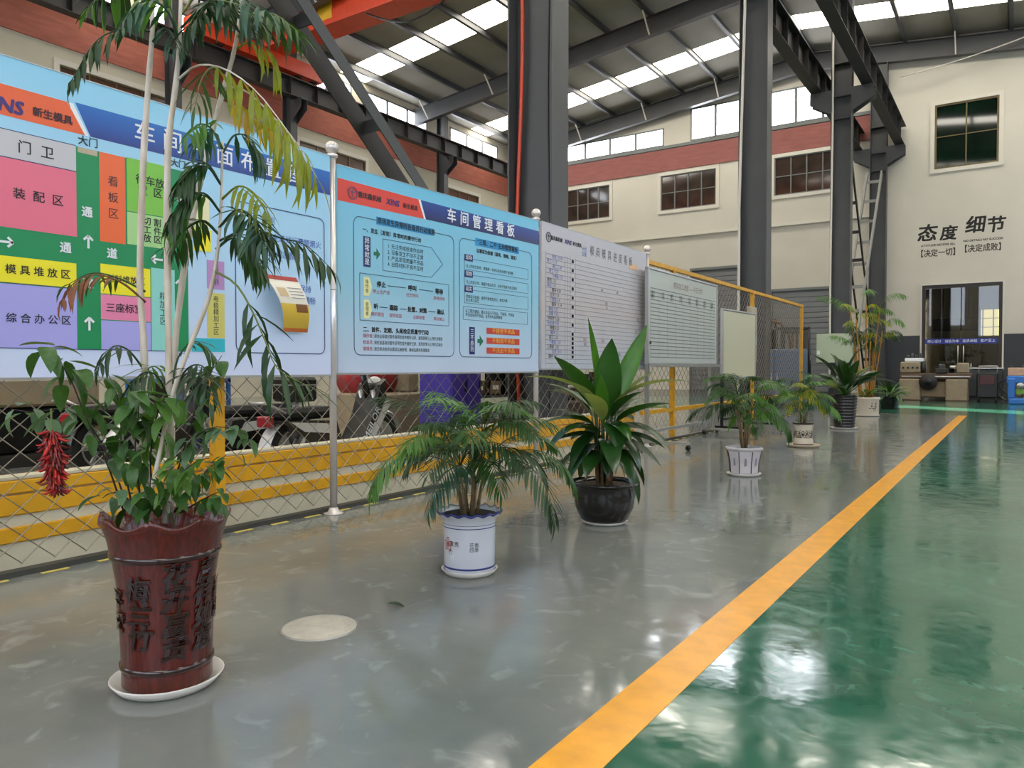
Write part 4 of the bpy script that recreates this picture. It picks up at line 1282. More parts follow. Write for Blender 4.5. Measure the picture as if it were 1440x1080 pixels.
for pts, n, L, key, d0, d1 in SH:
    k = len(pts) - 1
    path = smooth_path([lp(x, y, d0 + (d1 - d0) * i / k) for i, (x, y) in enumerate(pts)], 12)
    br = MB().tube(path, [.0038 * (1 - .7 * i / 12) for i in range(13)], 5).build('branch', M_twig, t)
    vs = [MB().add(*leaf_geo(1, .44, dr, .3, 6, .38), True).mesh('leaf', LEAF[key]) for dr in (.3, .8, 1.2)]
    for j in range(int(n * 1.8)):
        s = .25 + .75 * (j + .6) / (n * 1.8)
        u = min(s * 12, 11.99); i = int(u)
        p = path[i].lerp(path[i + 1], u - i)
        a = rnd.uniform(0, 6.28)
        d = Vector((math.cos(a), math.sin(a), rnd.uniform(-1.2, .25)))
        p = p + Vector((rnd.uniform(-.03, .03), rnd.uniform(-.03, .03), rnd.uniform(-.02, .02)))
        link('leaf', rnd.choice(vs), br, M=frame_M(p + d * .012, d, (0, 0, 1), L * rnd.uniform(.7, 1.15)))

# red chilli bunch hung on the shrub
c0 = at(72, 592, 2.42)
t = thing('chilli_ornament', 'red chilli pepper bunch hanging from the shrub left of the tall pot', 'ornament', c0)
MB().tube([(0, 0, .04), (.004, 0, -.05), (.012, 0, -.2)], .003, 5).build('string', mat('string_green', '#5c6b3a', .8), t)
cm = [MB().tube([(0, 0, 0), (.02, 0, -.006), (.042, 0, -.012), (.058, 0, -.004)], [.005, .0075, .006, .001], 6).mesh('chilli', m) for m in
      (mat('chilli_red', '#8e1114', .25), mat('chilli_dark', '#5f0b10', .25), mat('chilli_bright', '#b02420', .25))]
for k in range(130):
    s = k / 129
    z = -.03 - .19 * s
    a = k * 2.4
    r = .006 + .016 * math.sin(math.pi * min(1, s * 1.1)) ** .6
    d = Vector((math.cos(a), math.sin(a), rnd.uniform(-2.2, .1)))
    link('chilli', rnd.choice(cm), t, M=frame_M(Vector((.03 * s + r * math.cos(a), r * math.sin(a), z)), d, (0, 0, 1), rnd.uniform(.45, .75)))

# --- pot 2: blue and white porcelain pot with a small palm
PB = Vector((-2.43, 3.22, 0))
M_porc = mat('porcelain', '#d9dce6', .15, coat=.4)
M_cobalt = mat('cobalt', '#27337d', .2, coat=.3)
saucer(PB, .152, 'chipped white saucer under the blue and white pot', M_ceram, .03)
t = thing('potted_palm', 'small feathery palm in a blue and white porcelain pot with wavy rim', 'potted plant', PB + Vector((0, 0, .013)))
def wavy(a, i, r, z):
    if i in (5, 6): return r * (1 + .025 * math.sin(a * 16)), z + .006 * math.sin(a * 16)
    return r, z
MB().lathe([(.13, 0), (.138, .01), (.137, .12), (.14, .26), (.148, .29), (.172, .318), (.17, .325), (.155, .31), (.135, .28)], 96, None, wavy).build('pot', M_porc, t)
MB().lathe([(.173, .314), (.1755, .318), (.1735, .327), (.169, .327)], 96, None, lambda a, i, r, z: (r * (1 + .025 * math.sin(a * 16)), z + .006 * math.sin(a * 16)), cap0=False).build('rim_band', M_cobalt, t)
for z, h in ((.262, .012), (.245, .004), (.03, .01), (.012, .004)):
    q = .1405 if z > .2 else .1385
    MB().lathe([(q - .002, z), (q + .0008, z), (q + .0008, z + h), (q - .002, z + h)], 48, cap0=False).build('painted_band', M_cobalt, t)
MB().lathe([(.001, .308), (.15, .303)], 24, cap0=False).build('soil', M_soil, t)
faceb = math.atan2(-PB.y, -PB.x)
def wrapb(ang0):
    return lambda co: Vector(((.139) * math.cos(ang0 + co.x / .139), (.139) * math.sin(ang0 + co.x / .139), co.z))
for s, da, zc, sz, m in (('花香', .18, .163, .026, M_ink), ('四季', .18, .137, .026, M_ink), ('富贵', -.62, .165, .03, M_ink), ('❀', -.95, .16, .09, mat('paint_red', '#a23a30', .3)), ('竹', -.8, .12, .03, mat('paint_brown', '#5c4a3a', .3))):
    text(s, sz, m, t, 0, 0, zc, name='painted_lettering')
    TEXTS[-1] = TEXTS[-1][:4] + (wrapb(faceb + da),)
palm(t, .30, 30, .60, 14, ['palm', 'palm', 'palm_blue', 'palm_light', 'palm_dark'], .27, .05, 21, .0135, .31, 9)

# --- pot 3: black bowl with broad leaved plant
PC = Vector((-2.42, 4.79, 0))
M_potblk = mat('pot_black', '#161312', .25, coat=.3)
saucer(PC, .165, 'white saucer under the black bowl pot', M_ceram, .022)
t = thing('potted_broadleaf', 'broad leaved green plant in a round black bowl pot', 'potted plant', PC + Vector((0, 0, .013)))
MB().lathe([(.14, 0), (.165, .02), (.205, .10), (.218, .19), (.215, .25), (.225, .262), (.25, .268), (.252, .282), (.235, .286), (.21, .26)], 48).build('pot', M_potblk, t)
MB().lathe([(.001, .262), (.215, .256)], 24, cap0=False).build('soil', mat('soil_pebble', '#6b5a4a', .9, var=.5, scale=50, bump=.8, bscale=60), t)
rc = random.Random(21)
cen = Vector((0, 0, .28))
for k in range(9):
    a = k * .7
    b = Vector((.05 * math.cos(a), .05 * math.sin(a), .25))
    MB().tube([b, b + Vector((.01 * math.cos(a), .01 * math.sin(a), rc.uniform(.15, .3)))], .011, 6).build('stem', M_stem, t)
vd = math.atan2(PC.y, PC.x)          # azimuth pointing away from the viewer
rt = vd - math.pi / 2                # azimuth to the viewer's right
def blades(t, base, specs):
    """specs: azimuth, radius and height of the blade foot, blade elevation, length, width, bend, material, roll"""
    for az, r, z, el, L, W, bend, key, roll in specs:
        p = Vector(base) + Vector((math.cos(az) * r, math.sin(az) * r, z))
        b = Vector(base) + Vector((math.cos(az) * .04, math.sin(az) * .04, 0))
        MB().tube([b, b.lerp(p, .55) + Vector((0, 0, z * .12)), p], [.008, .006, .005], 5).build('leaf_stalk', LEAF['broad'], t)
        me = MB().add(*leaf_geo(L, W, bend, .4, 8, .42), True).mesh('leaf', LEAF[key])
        M = Matrix.Translation(p) @ Matrix.Rotation(az, 4, 'Z') @ Matrix.Rotation(-el, 4, 'Y') @ Matrix.Rotation(roll, 4, 'X')
        link('leaf', me, t, M=M)
fr_ = vd + math.pi                   # azimuth towards the viewer
lf = rt + math.pi
L_ = [  # the big leaves one can tell apart
    (fr_ + .5, .03, .44, R(84), .58, .21, .1, 'broad_mid', R(-15)), (rt + .3, .05, .52, R(66), .66, .13, .1, 'broad_light', R(70)), (lf, .03, .55, R(84), .62, .07, .1, 'broad_light', R(50)),
    (lf + .3, .06, .50, R(62), .52, .15, .5, 'broad_mid', R(40)), (lf, .06, .56, R(48), .56, .1, .9, 'broad_pale', R(10)), (rt, .06, .55, R(45), .58, .1, .9, 'broad_pale', R(-10)),
    (fr_ - .2, .05, .42, R(78), .36, .1, .2, 'broad_light', R(10)), (lf - .5, .08, .5, R(40), .46, .15, .7, 'broad', 0), (rt + .5, .08, .45, R(25), .5, .12, .6, 'broad_pale', 0),
    (fr_ + .3, .08, .42, R(12), .36, .15, 1.5, 'broad', 0), (rt - .5, .08, .4, R(15), .48, .13, 1.1, 'broad', 0), (lf + .5, .08, .4, R(10), .46, .14, 1.2, 'broad', 0),
    (fr_ + .9, .07, .34, R(-10), .36, .13, 1.1, 'broad', 0), (fr_ - .8, .07, .34, R(-5), .36, .13, 1.2, 'broad', 0), (fr_ + .1, .06, .26, R(-20), .28, .1, .9, 'broad', 0)]
for k in range(30):
    az = k * 2.39996 + rc.uniform(-.2, .2)
    s_ = k / 29
    L_.append((az, rc.uniform(.04, .1), .2 + .3 * s_, R(-15 + 75 * s_ + rc.uniform(-10, 10)), rc.uniform(.36, .5), rc.uniform(.11, .15), rc.uniform(.6, 1.4) * (1.1 - .5 * s_), rc.choice(['broad', 'broad', 'broad', 'broad_mid', 'broad_pale'] if s_ > .5 else ['broad', 'broad', 'palm_dark']), rc.uniform(-.3, .3)))
for k in range(5):
    L_.append((k * 1.26 + .4, .05, .2, R(-40), rc.uniform(.18, .24), .07, .7, rc.choice(['brown', 'broad']), 0))
blades(t, cen, L_)

# --- pot 4: white faceted pot with dark edges
PD = Vector((-2.31, 7.72, 0))
saucer(PD, .175, 'white saucer under the faceted white pot', M_ceram, .025)
t = thing('potted_palm', 'bushy palm in a white faceted pot with dark vertical lines', 'potted plant', PD + Vector((0, 0, .013)))
M_whitepot = mat('pot_white', '#cfc9cb', .3, coat=.2)
MB().lathe([(.13, 0), (.145, .02), (.15, .12), (.175, .24), (.195, .26), (.195, .275), (.18, .28), (.165, .25)], 8, None, None, False).build('pot', M_whitepot, t)
for k in range(8):
    a = 2 * math.pi * k / 8
    pts = [Vector((r * math.cos(a), r * math.sin(a), z)) for r, z in ((.147, .02), (.152, .12), (.178, .238))]
    MB().tube(pts, .005, 5).build('edge_line', mat('line_brown', '#3a2a2c', .4), t)
    a += math.pi / 8
    M = Matrix.Translation((.142 * math.cos(a), .142 * math.sin(a), .12)) @ Matrix.Rotation(a, 4, 'Z')
    fl = MB()
    fl.add([(0, -.012, -.03), (.003, .014, -.02), (.012, .01, .05), (.01, -.008, .055)], [(0, 1, 2, 3)], False, M)
    fl.build('painted_motif', mat('paint_grey', '#8f8a98', .4), t)
MB().lathe([(.001, .255), (.17, .25)], 16, cap0=False).build('soil', M_soil, t)
palm(t, .26, 26, .52, 8, ['palm', 'palm_dark', 'palm', 'palm_light'], .42, .045, 18, .016, .36, 8)

# --- pot 5: small patterned pot on a wide saucer
PE = Vector((-2.46, 10.97, 0))
saucer(PE, .23, 'wide pale saucer under the small brown patterned pot', mat('saucer_tan', '#c4b49a', .4), .035)
t = thing('potted_palm', 'light green palm in a small white pot with brown pattern', 'potted plant', PE + Vector((0, 0, .013)))
MB().lathe([(.13, 0), (.135, .02), (.125, .1), (.125, .26), (.14, .3), (.14, .325), (.125, .325), (.12, .29)], 32).build('pot', mat('pot_cream', '#d8cdbb', .3), t)
M_bpat = mat('paint_darkbrown', '#33211b', .35)
for z, h, q in ((.30, .026, .141), (.02, .012, .136)):
    MB().lathe([(q - .003, z), (q + .001, z), (q + .001, z + h), (q - .003, z + h)], 32, cap0=False).build('painted_band', M_bpat, t)
for k in range(9):
    text('❀' if k % 2 else '福', .13, M_bpat, t, 0, 0, .16, name='painted_motif')
    TEXTS[-1] = TEXTS[-1][:4] + ((lambda a0: lambda co: Vector((.1275 * math.cos(a0 + co.x / .1275), .1275 * math.sin(a0 + co.x / .1275), co.z)))(k * .7),)
MB().lathe([(.001, .3), (.12, .295)], 16, cap0=False).build('soil', M_soil, t)
palm(t, .30, 20, .55, 31, ['palm_light', 'palm', 'palm_yellow', 'palm_light'], .32, .04, 16, .019, .36, 7)

# --- pot 6: black ribbed pot
PF = Vector((-2.57, 14.58, 0))
saucer(PF, .24, 'pale saucer under the black ribbed pot', M_ceram, .03)
t = thing('potted_broadleaf', 'tall dark broad leaved plant in a ribbed black pot', 'potted plant', PF + Vector((0, 0, .013)))
pr = [(.165, 0)]
for k in range(10):
    z = .02 + k * .055; r = .17 + .045 * z / .58
    pr += [(r, z), (r + .01, z + .012), (r + .01, z + .034), (r, z + .046)]
pr += [(.225, .57), (.235, .575), (.235, .6), (.215, .6), (.2, .55)]
MB().lathe(pr, 40).build('pot', M_potblk, t)
MB().lathe([(.001, .56), (.205, .555)], 16, cap0=False).build('soil', M_soil, t)
rf = random.Random(4)
L_ = []
for k in range(26):
    az = k * 2.39996
    el = R(rf.uniform(30, 88))
    L_.append((az, el, rf.uniform(.5, .72), rf.uniform(.15, .21), rf.uniform(.3, 1.2), rf.choice(['broad', 'broad', 'palm_dark', 'broad_pale'] if k % 3 else ['broad']), rf.uniform(-.5, .5), rf.uniform(.15, .38)))
leafy(t, Vector((0, 0, .57)), L_)

# --- pot 7: white pot with brown drawing, tall bamboo palm
PG = Vector((-2.83, 18.72, 0))
saucer(PG, .28, 'pale saucer under the white pot with the brown drawing', M_ceram, .03)
t = thing('potted_palm', 'tall bamboo palm with yellow canes in a white pot with a brown drawing', 'potted plant', PG + Vector((0, 0, .013)))
MB().lathe([(.24, 0), (.25, .02), (.26, .36), (.285, .38), (.285, .42), (.265, .42), (.25, .38)], 36).build('pot', mat('pot_cream', '#d8cdbb', .3), t)
MB().lathe([(.001, .39), (.255, .385)], 16, cap0=False).build('soil', M_soil, t)
fg_ = math.atan2(-PG.y, -PG.x)
text('马', .2, M_bpat, t, 0, 0, .2, name='painted_motif', shear=.3)
TEXTS[-1] = TEXTS[-1][:4] + ((lambda co: Vector((.262 * math.cos(fg_ + .5 + co.x / .262), .262 * math.sin(fg_ + .5 + co.x / .262), co.z))),)
rg = random.Random(9)
M_bamboo = mat('cane_yellow', '#a8782c', .5, var=.25, scale=6)
for k in range(13):
    a = k * 2.4; r = .17 * math.sqrt(rg.random())
    b = Vector((r * math.cos(a), r * math.sin(a), .38)); h = rg.uniform(1.15, 2.15)
    top = b + Vector((math.cos(a) * h * .13, math.sin(a) * h * .13, h))
    pp = [b.lerp(top, i / 8) for i in range(9)]
    MB().tube(pp, [.017 if i % 2 else .014 for i in range(9)], 6).build('cane', M_bamboo, t)
    for j in range(2):
        az = a + j * 2.6 + rg.uniform(-.6, .6)
        pts = arch(top - Vector((0, 0, j * .25)), az, R(rg.uniform(45, 80)), R(rg.uniform(-50, 0)), rg.uniform(.55, .85), 6)
        frond(t, pts, 15, .27, .021, LEAF[rg.choice(['palm_light', 'palm', 'palm_yellow', 'palm_dark'])], rg, hang=.5, start=.3, droop=.8, rr=.006)
L_ = [(k * 2.4, R(rg.uniform(20, 60)), .35, .1, 1.0, 'palm_light', 0, .1) for k in range(12)]
leafy(t, Vector((0, 0, .4)), L_)

# --- pot 8: small black pot at the far end
PH = Vector((-2.82, 22.29, 0))
t = thing('potted_broadleaf', 'low dark plant in a small black pot, last of the row', 'potted plant', PH)
MB().lathe([(.2, 0), (.21, .02), (.235, .3), (.25, .31), (.25, .34), (.23, .34), (.22, .3)], 28).build('pot', M_potblk, t)
MB().lathe([(.001, .31), (.225, .305)], 16, cap0=False).build('soil', M_soil, t)
L_ = [(k * 2.4, R(rg.uniform(10, 75)), rg.uniform(.35, .5), rg.uniform(.07, .11), rg.uniform(.5, 1.3), rg.choice(['broad', 'broad', 'palm_dark', 'shrub_light']), rg.uniform(-.4, .4), rg.uniform(.08, .2)) for k in range(34)]
leafy(t, Vector((0, 0, .32)), L_)

# curled flyer taped over the floor plan board
t = thing('paper_flyer', 'curled yellow and red paper flyer dangling before the floor plan board', 'flyer', (-4.235, 3.345, 1.35), R(90))
def flyer(name, v0, v1, m, off=0.0, u0=0., u1=1.):
    v, f = [], []
    n = 10
    for i in range(n + 1):
        s = v0 + (v1 - v0) * i / n
        cx = .31 - .28 * s
        for j in range(5):
            uu = u0 + (u1 - u0) * j / 4
            u = cx - .15 * (1 - s) + (uu - .5) * (.27 - .06 * (1 - s)) + .05
            d = -.02 - .07 * math.sin(math.pi * s) - .03 * (uu - .5) ** 2 - off
            v.append((u, d, s * .38))
    for i in range(n):
        for j in range(4):
            a = i * 5 + j
            f.append((a, a + 1, a + 6, a + 5))
    return MB().add(v, f, True).build(name, m, t)
flyer('sheet', 0, 1, mat('flyer_white', '#e6dfce', .5))
flyer('printed_area', .0, .07, mat('flyer_orange', '#e07a3a', .5), .002)
flyer('printed_area', .07, .5, mat('flyer_yellow', '#e6c04a', .5), .002)
flyer('printed_area', .92, 1.0, mat('flyer_red', '#a8352f', .5), .002)
flyer('printed_area', .62, .78, mat('flyer_tan', '#c9b08a', .5), .002, .1, .42)
flyer('printed_area', .35, .5, mat('flyer_brown', '#8a5a34', .5), .003, .55, .95)
for k in range(4):
    flyer('printed_line', .6 + k * .06, .615 + k * .06, M_pale, .003, .5, .95)

# floor: round cover and fallen leaf
t = thing('floor_cover', 'pale round cover plate set in the grey floor', 'cover plate', (-2.44, 2.18, 0))
MB().lathe([(.155, 0), (.155, .002), (.148, .0035), (.001, .004)], 40).build('plate', mat('cover_pale', '#b7b2a4', .5, var=.15, scale=14, bump=.3, bscale=60), t)
MB().lathe([(.165, 0), (.165, .0015), (.157, .0015), (.157, 0)], 40, cap0=False).build('ring', M_alu, t)
t = tag(MB().add(*leaf_geo(.09, .035, .3, .5, 5), True).build('fallen_leaf', LEAF['palm_dark'], None, (-2.4, 2.55, .012)), 'dark fallen leaf lying on the grey floor', 'leaf')
t.rotation_euler = (0, 0, R(30))

# ------------------------------------------------------------------ electric motorbikes parked behind the fence
M_tyre = mat('tyre', '#15120f', .75)
M_bwhite = mat('bike_white', '#d5d3cf', .25, coat=.4)
M_bblack = mat('bike_black', '#17130f', .3, coat=.3)
M_bred = mat('bike_red', '#a3202c', .3, coat=.4)
def motorbike(loc, rz, label, body, fender, brand=None, basket=False):
    t = thing('motorbike', label, 'motorbike', loc, rz, 'motorbikes parked behind the fence')
    for x, nm in ((-.62, 'rear_wheel'), (.66, 'front_wheel')):
        M = Matrix.Translation((x, 0, .31)) @ Matrix.Rotation(R(90), 4, 'X')
        w = MB().lathe([(.215, -.035), (.27, -.055), (.305, -.03), (.31, 0), (.305, .03), (.27, .055), (.215, .035)], 32, M, None, True, False).build(nm, M_tyre, t)
        MB().lathe([(.195, -.03), (.218, -.036), (.218, .036), (.195, .03), (.195, -.03)], 32, M, None, False, False).build('rim', M_alu, w)
        sp = MB()
        for k in range(6):
            a = k * math.pi / 3
            sp.bar((x, 0, .31), (x + .2 * math.cos(a), 0, .31 + .2 * math.sin(a)), .03, .025, (0, 1, 0))
        sp.build('spoke', M_alu, w)
        MB().cyl((x, -.06, .31), .06, .12, 16, 'y').build('hub', M_black, w)
    # mudguards
    for x, a0, a1, r in ((.66, 20, 150, .345), (-.62, 30, 170, .35)):
        pts = [(x + r * math.cos(R(a0 + (a1 - a0) * k / 10)), 0, .31 + r * math.sin(R(a0 + (a1 - a0) * k / 10))) for k in range(11)]
        v = []; f = []
        for p in pts:
            v += [(p[0], -.075, p[2] - .025), (p[0], -.05, p[2]), (p[0], .05, p[2]), (p[0], .075, p[2] - .025)]
        for i in range(10):
            for j in range(3):
                a = i * 4 + j; f.append((a, a + 1, a + 5, a + 4))
        MB().add(v, f, True).build('mudguard', fender, t)
    fk = MB()
    for y in (-.085, .085):
        fk.tube([(.66, y, .31), (.46, y, .86)], .024, 8)
    fk.build('fork', M_chrome, t)
    MB().tube([(.50, 0, .74), (.40, 0, 1.06)], .035, 10).build('steering_tube', M_bblack, t)
    MB().tube([(.36, -.34, 1.10), (.42, -.2, 1.06), (.41, 0, 1.05), (.42, .2, 1.06), (.36, .34, 1.10)], .014, 8).build('handlebar', M_black, t)
    for y in (-1, 1):
        MB().tube([(.36, y * .33, 1.1), (.34, y * .44, 1.105)], .02, 8).build('grip', M_rubber, t)
        m_ = MB(); m_.tube([(.38, y * .28, 1.1), (.4, y * .32, 1.28)], .007, 6); m_.sphere((.39, y * .34, 1.31), .06, 12, 8, (.3, 1, .65))
        m_.build('mirror', M_black, t)
    # leg shield with a diagonal panel
    MB().prism([(.52, .92), (.62, .98), (.50, .5), (.30, .28), (.22, .34), (.40, .6)], -.15, .15).build('leg_shield', body, t)
    pn = MB().prism([(.16, .28), (.24, .24), (.60, .80), (.54, .86)], -.165, -.15).build('side_panel', M_bblack, t)
    pn2 = MB().prism([(.30, .36), (.36, .34), (.66, .72), (.60, .78)], -.18, -.165).build('trim_panel', fender, t)
    if brand:
        text(brand, .115, M_wht, t, .34, -.184, .52, bold=.002, rot=-math.atan2(.56, .38), name='brand_lettering')
    hl = MB().sphere((.60, 0, .93), .085, 16, 10, (.7, 1.2, .9)).build('headlamp', fender, t)
    MB().sphere((.645, 0, .93), .05, 14, 8, (.5, 1.2, .8)).build('lamp_glass', M_alu, hl)
    MB().bbox(-.22, .3, -.14, .14, .24, .31, .02).build('footboard', M_black, t)
    MB().prism([(-.9, .62), (-.15, .58), (-.05, .32), (-.35, .3), (-.72, .52)], -.14, .14).build('rear_body', body, t)
    MB().prism([(-.78, .60), (-.28, .56), (-.22, .46), (-.6, .5)], -.155, .155).build('rear_cover', fender, t)
    st = MB()
    st.bbox(-.86, -.12, -.15, .15, .61, .72, .04)
    st.build('seat', M_rubber, t)
    MB().tube([(-.82, -.13, .68), (-1.02, -.11, .78), (-1.02, .11, .78), (-.82, .13, .68)], .014, 8).build('grab_rail', M_chrome, t)
    MB().bbox(-.98, -.9, -.08, .08, .56, .66, .015).build('tail_lamp', M_bred, t)
    sh = MB()
    for y in (-.11, .11): sh.tube([(-.62, y, .31), (-.5, y, .6)], .022, 8)
    sh.build('shock_absorber', M_chrome, t)
    MB().tube([(-.05, -.1, .24), (-.12, -.2, .01)], .012, 6).build('side_stand', M_steel, t)
    MB().tube([(-.1, 0, .27), (-.4, -.06, .29), (-.62, -.08, .31)], .035, 8).build('swing_arm', M_steel, t)
    if basket:
        b = MB().bbox(-1.12, -.78, -.18, .18, .74, 1.0, .03).build('top_case', M_bblack, t)
        MB().box(-1.13, -.77, -.185, .185, .91, .925).build('case_seam', M_alu, b)
    return t
motorbike((-6.5, 4.45, 0), R(-96), 'black motorbike with white covers and a top case, seen left of the first steel post', M_bblack, M_bwhite, None, True)
motorbike((-5.72, 5.35, 0), R(95), 'white and black motorbike with lettering on its frame, seen right of the first steel post', M_bblack, M_bwhite, 'MEILOR')
motorbike((-7.7, 4.6, 0), R(95), 'all black motorbike seen behind the yellow fence post', M_bblack, M_bblack)

# ------------------------------------------------------------------ things in the bay behind the fence
t = thing('machine_table', 'long beige machine table in the bay behind the floor plan board', 'machine', (-9.8, 2.2, 0))
MB().bbox(-.6, .6, -3.2, 2.6, .66, .98, .03).build('table', M_cream, t)
MB().bbox(-.45, .45, -3.0, 2.4, .12, .66, .03).build('base', M_black, t)
MB().box(-.7, .7, -3.2, 2.6, 0, .12).build('plinth', M_steel_d, t)
for k in range(4):
    MB().box(.6, .612, -2.8 + k * 1.3, -2.75 + k * 1.3, .7, .94).build('seam', M_steel_d, t)
t = thing('tool_cart', 'small cart with blue shelves and papers behind the yellow fence post', 'cart', (-8.2, 5.2, 0))
for x in (-.3, .3):
    for y in (-.45, .45):
        MB().box(x - .02, x + .02, y - .02, y + .02, .1, 1.0).build('upright', mat('cart_blue', '#2c63a8', .4), t)
        MB().cyl((x - .015, y, .05), .05, .03, 14, 'x').build('caster', M_black, t)
for z in (.2, .55, .92):
    MB().bbox(-.32, .32, -.48, .48, z, z + .05, .01).build('shelf', mat('cart_blue', '#2c63a8', .4), t)
for k, (y, z) in enumerate(((-.2, .6), (.2, .6), (0, .25))):
    o = MB().bbox(-.2, .2, -.15, .15, 0, .18, .01).build('parts_box', mat('box_lavender', '#9aa6c8', .5), None, (-8.2, 5.2 + y, z))
    tag(o, 'pale blue parts box on the %s shelf of the blue cart' % ('middle' if z > .5 else 'lowest') + (', near side' if k == 0 else ', far side' if k == 1 else ''), 'box', 'boxes on the blue cart')
t = thing('purple_locker', 'purple sheet metal locker behind the small palm', 'locker', (-7.0, 8.7, 0))
M_purple = mat('locker_purple', '#3f2f92', .4, var=.1)
MB().bbox(-.3, .3, -.25, .45, .06, 1.5, .015).build('body', M_purple, t)
for y in (-.08, .28):
    d = MB().bbox(.3, .32, y - .165, y + .165, .1, 1.46, .008).build('locker_door', M_purple, t)
    MB().box(.32, .335, y + .12, y + .15, .75, .9).build('handle', M_black, d)
MB().box(-.28, .28, -.23, .43, 0, .06).build('plinth', M_black, t)
def rack(loc, n, w, h, label, mm, shelf_z):
    t = thing('storage_rack', label, 'rack', loc, 0, 'storage racks behind the fence')
    for y in (0, w):
        for x in (-.25, .25):
            MB().box(x - .025, x + .025, y - .025, y + .025, 0, h).build('upright', mm, t)
    for z in shelf_z:
        MB().box(-.27, .27, -.02, w + .02, z, z + .04).build('shelf', M_steel_d, t)
    return t
M_or = mat('rack_orange', '#a5562a', .5)
rack((-7.2, 9.3, 0), 1, 2.2, 2.0, 'dark storage rack with orange uprights behind the rules board post', M_or, (.15, .62, 1.1, 1.6))
rack((-7.2, 11.9, 0), 1, 2.4, 2.0, 'dark storage rack with orange uprights behind the wheeled whiteboard', M_or, (.15, .62, 1.1, 1.6))
rb = random.Random(17)
cols = [('dark brown', '#4a3024'), ('rusty', '#6b3a26'), ('grey', '#4a4a47'), ('black', '#191817'), ('tan', '#6b5238')]
k = 0
WORDS = ('bottom', 'second', 'third')
for (y0, w, nm) in ((9.3, 2.2, 'rack behind the rules board'), (11.9, 2.4, 'rack behind the wheeled whiteboard')):
    for si, z in enumerate((.19, .66, 1.14)):
        for j in range(5):
            cn, ch = cols[(k * 3 + j) % 5]; k += 1
            s = rb.uniform(.26, .38); hh = rb.uniform(.16, .36)
            t = thing('parts_crate', '%s crate on the %s shelf of the %s, %s' % (cn, WORDS[si], nm, ('leftmost', 'second from left', 'in the middle', 'second from right', 'rightmost')[j]), 'crate', (-7.2, y0 + .24 + j * (w - .45) / 4, z), 0, 'crates on the racks')
            m = mat('crate_' + cn, ch, .6, var=.2)
            c = MB(); c.box(-.2, .2, -s / 2, -s / 2 + .02, 0, hh); c.box(-.2, .2, s / 2 - .02, s / 2, 0, hh); c.box(-.2, -.18, -s / 2, s / 2, 0, hh); c.box(.18, .2, -s / 2, s / 2, 0, hh); c.box(-.2, .2, -s / 2, s / 2, 0, .02)
            c.build('shell', m, t)
            MB().box(.2, .204, -s * .25, s * .25, hh * .4, hh * .7).build('name_plate', M_frame_w, t)
t = thing('drum_machine', 'red and grey machine behind the motorbikes', 'machine', (-8.6, 8.9, 0))
MB().bbox(-.5, .5, -.6, .6, 0, .7, .03).build('base', M_cream, t)
MB().cyl((-.1, -.5, .95), .3, 1.0, 24, 'y').build('drum', M_bred, t)
MB().bbox(-.4, .4, .3, .6, .7, 1.4, .03).build('head', M_cream, t)
MB().tube([(.3, -.5, .7), (.3, -.5, 1.2), (.3, .3, 1.2)], .03, 8).build('pipe', M_chrome, t)
t = thing('grinding_machine', 'dark bench machine with chrome bars behind the broad leaved plant', 'machine', (-5.75, 9.6, 0))
MB().bbox(-.4, .4, -.5, .5, 0, .62, .03).build('base', mat('machine_brown', '#3b2a22', .5), t)
MB().bbox(-.3, .3, -.3, .3, .62, 1.0, .03).build('head', mat('machine_brown', '#3b2a22', .5), t)
for z in (.72, .82):
    MB().tube([(.35, -.5, z), (.35, .5, z)], .025, 8).build('bar', M_chrome, t)

t = thing('blue_cabinet', 'blue grey steel cabinet beyond the cream whiteboard', 'cabinet', (-5.65, 22.0, 0))
M_bcab = mat('cabinet_blue', '#4d5c74', .45)
MB().bbox(-.75, .75, -.3, .3, .08, 1.62, .02).build('body', M_bcab, t)
MB().box(-.7, .7, -.27, .27, 0, .08).build('plinth', M_black, t)
for x in (-.37, .37):
    d = MB().bbox(x - .35, x + .35, -.325, -.3, .12, 1.58, .01).build('cabinet_door', M_bcab, t)
    MB().box(x + (.28 if x < 0 else -.3), x + (.3 if x < 0 else -.28), -.345, -.325, .75, .95).build('handle', M_chrome, d)
t = thing('wall_box', 'pale electric box on the fence beside the cream whiteboard', 'electric box', (-4.44, 15.05, 0))
MB().bbox(.04, .12, -.25, .2, 1.2, 2.3, .015).build('box', mat('box_pale', '#a9a08c', .5), t)
MB().bbox(.12, .13, -.2, .15, 1.25, 2.25, .01).build('lid', mat('box_pale', '#a9a08c', .5), t)
MB().box(.13, .135, .02, .12, 1.55, 1.72).build('sticker', M_wht, t)
# forklift near the roller shutter
t = thing('forklift', 'dark forklift with black overhead guard parked near the low shutter', 'forklift', (-6.3, 26.2, 0), R(20))
M_fk = mat('forklift_teal', '#24413f', .4)
MB().bbox(-.55, .55, -.8, .9, .25, .95, .06).build('body', M_fk, t)
MB().bbox(-.5, .5, .55, 1.0, .3, 1.15, .08).build('counterweight', M_fk, t)
gd = MB()
for x in (-.5, .5):
    gd.tube([(x, -.75, .9), (x, -.6, 1.9), (x, -.45, 2.4), (x, .55, 2.4), (x, .75, 2.1), (x, .85, 1.0)], .045, 8)
gd.build('overhead_guard', M_black, t)
for k in range(7):
    MB().bar((-.5, -.42 + k * .16, 2.41), (.5, -.42 + k * .16, 2.41), .04, .04).build('guard_bar', M_black, t)
for x in (-.52, .52):
    for y, r in ((-.6, .3), (.7, .26)):
        w = MB().cyl((x - .1, y, r), r, .2, 24, 'x').build('wheel', M_tyre, t)
        MB().cyl((x - .11, y, r), r * .5, .22, 16, 'x').build('hub', M_yel, w)
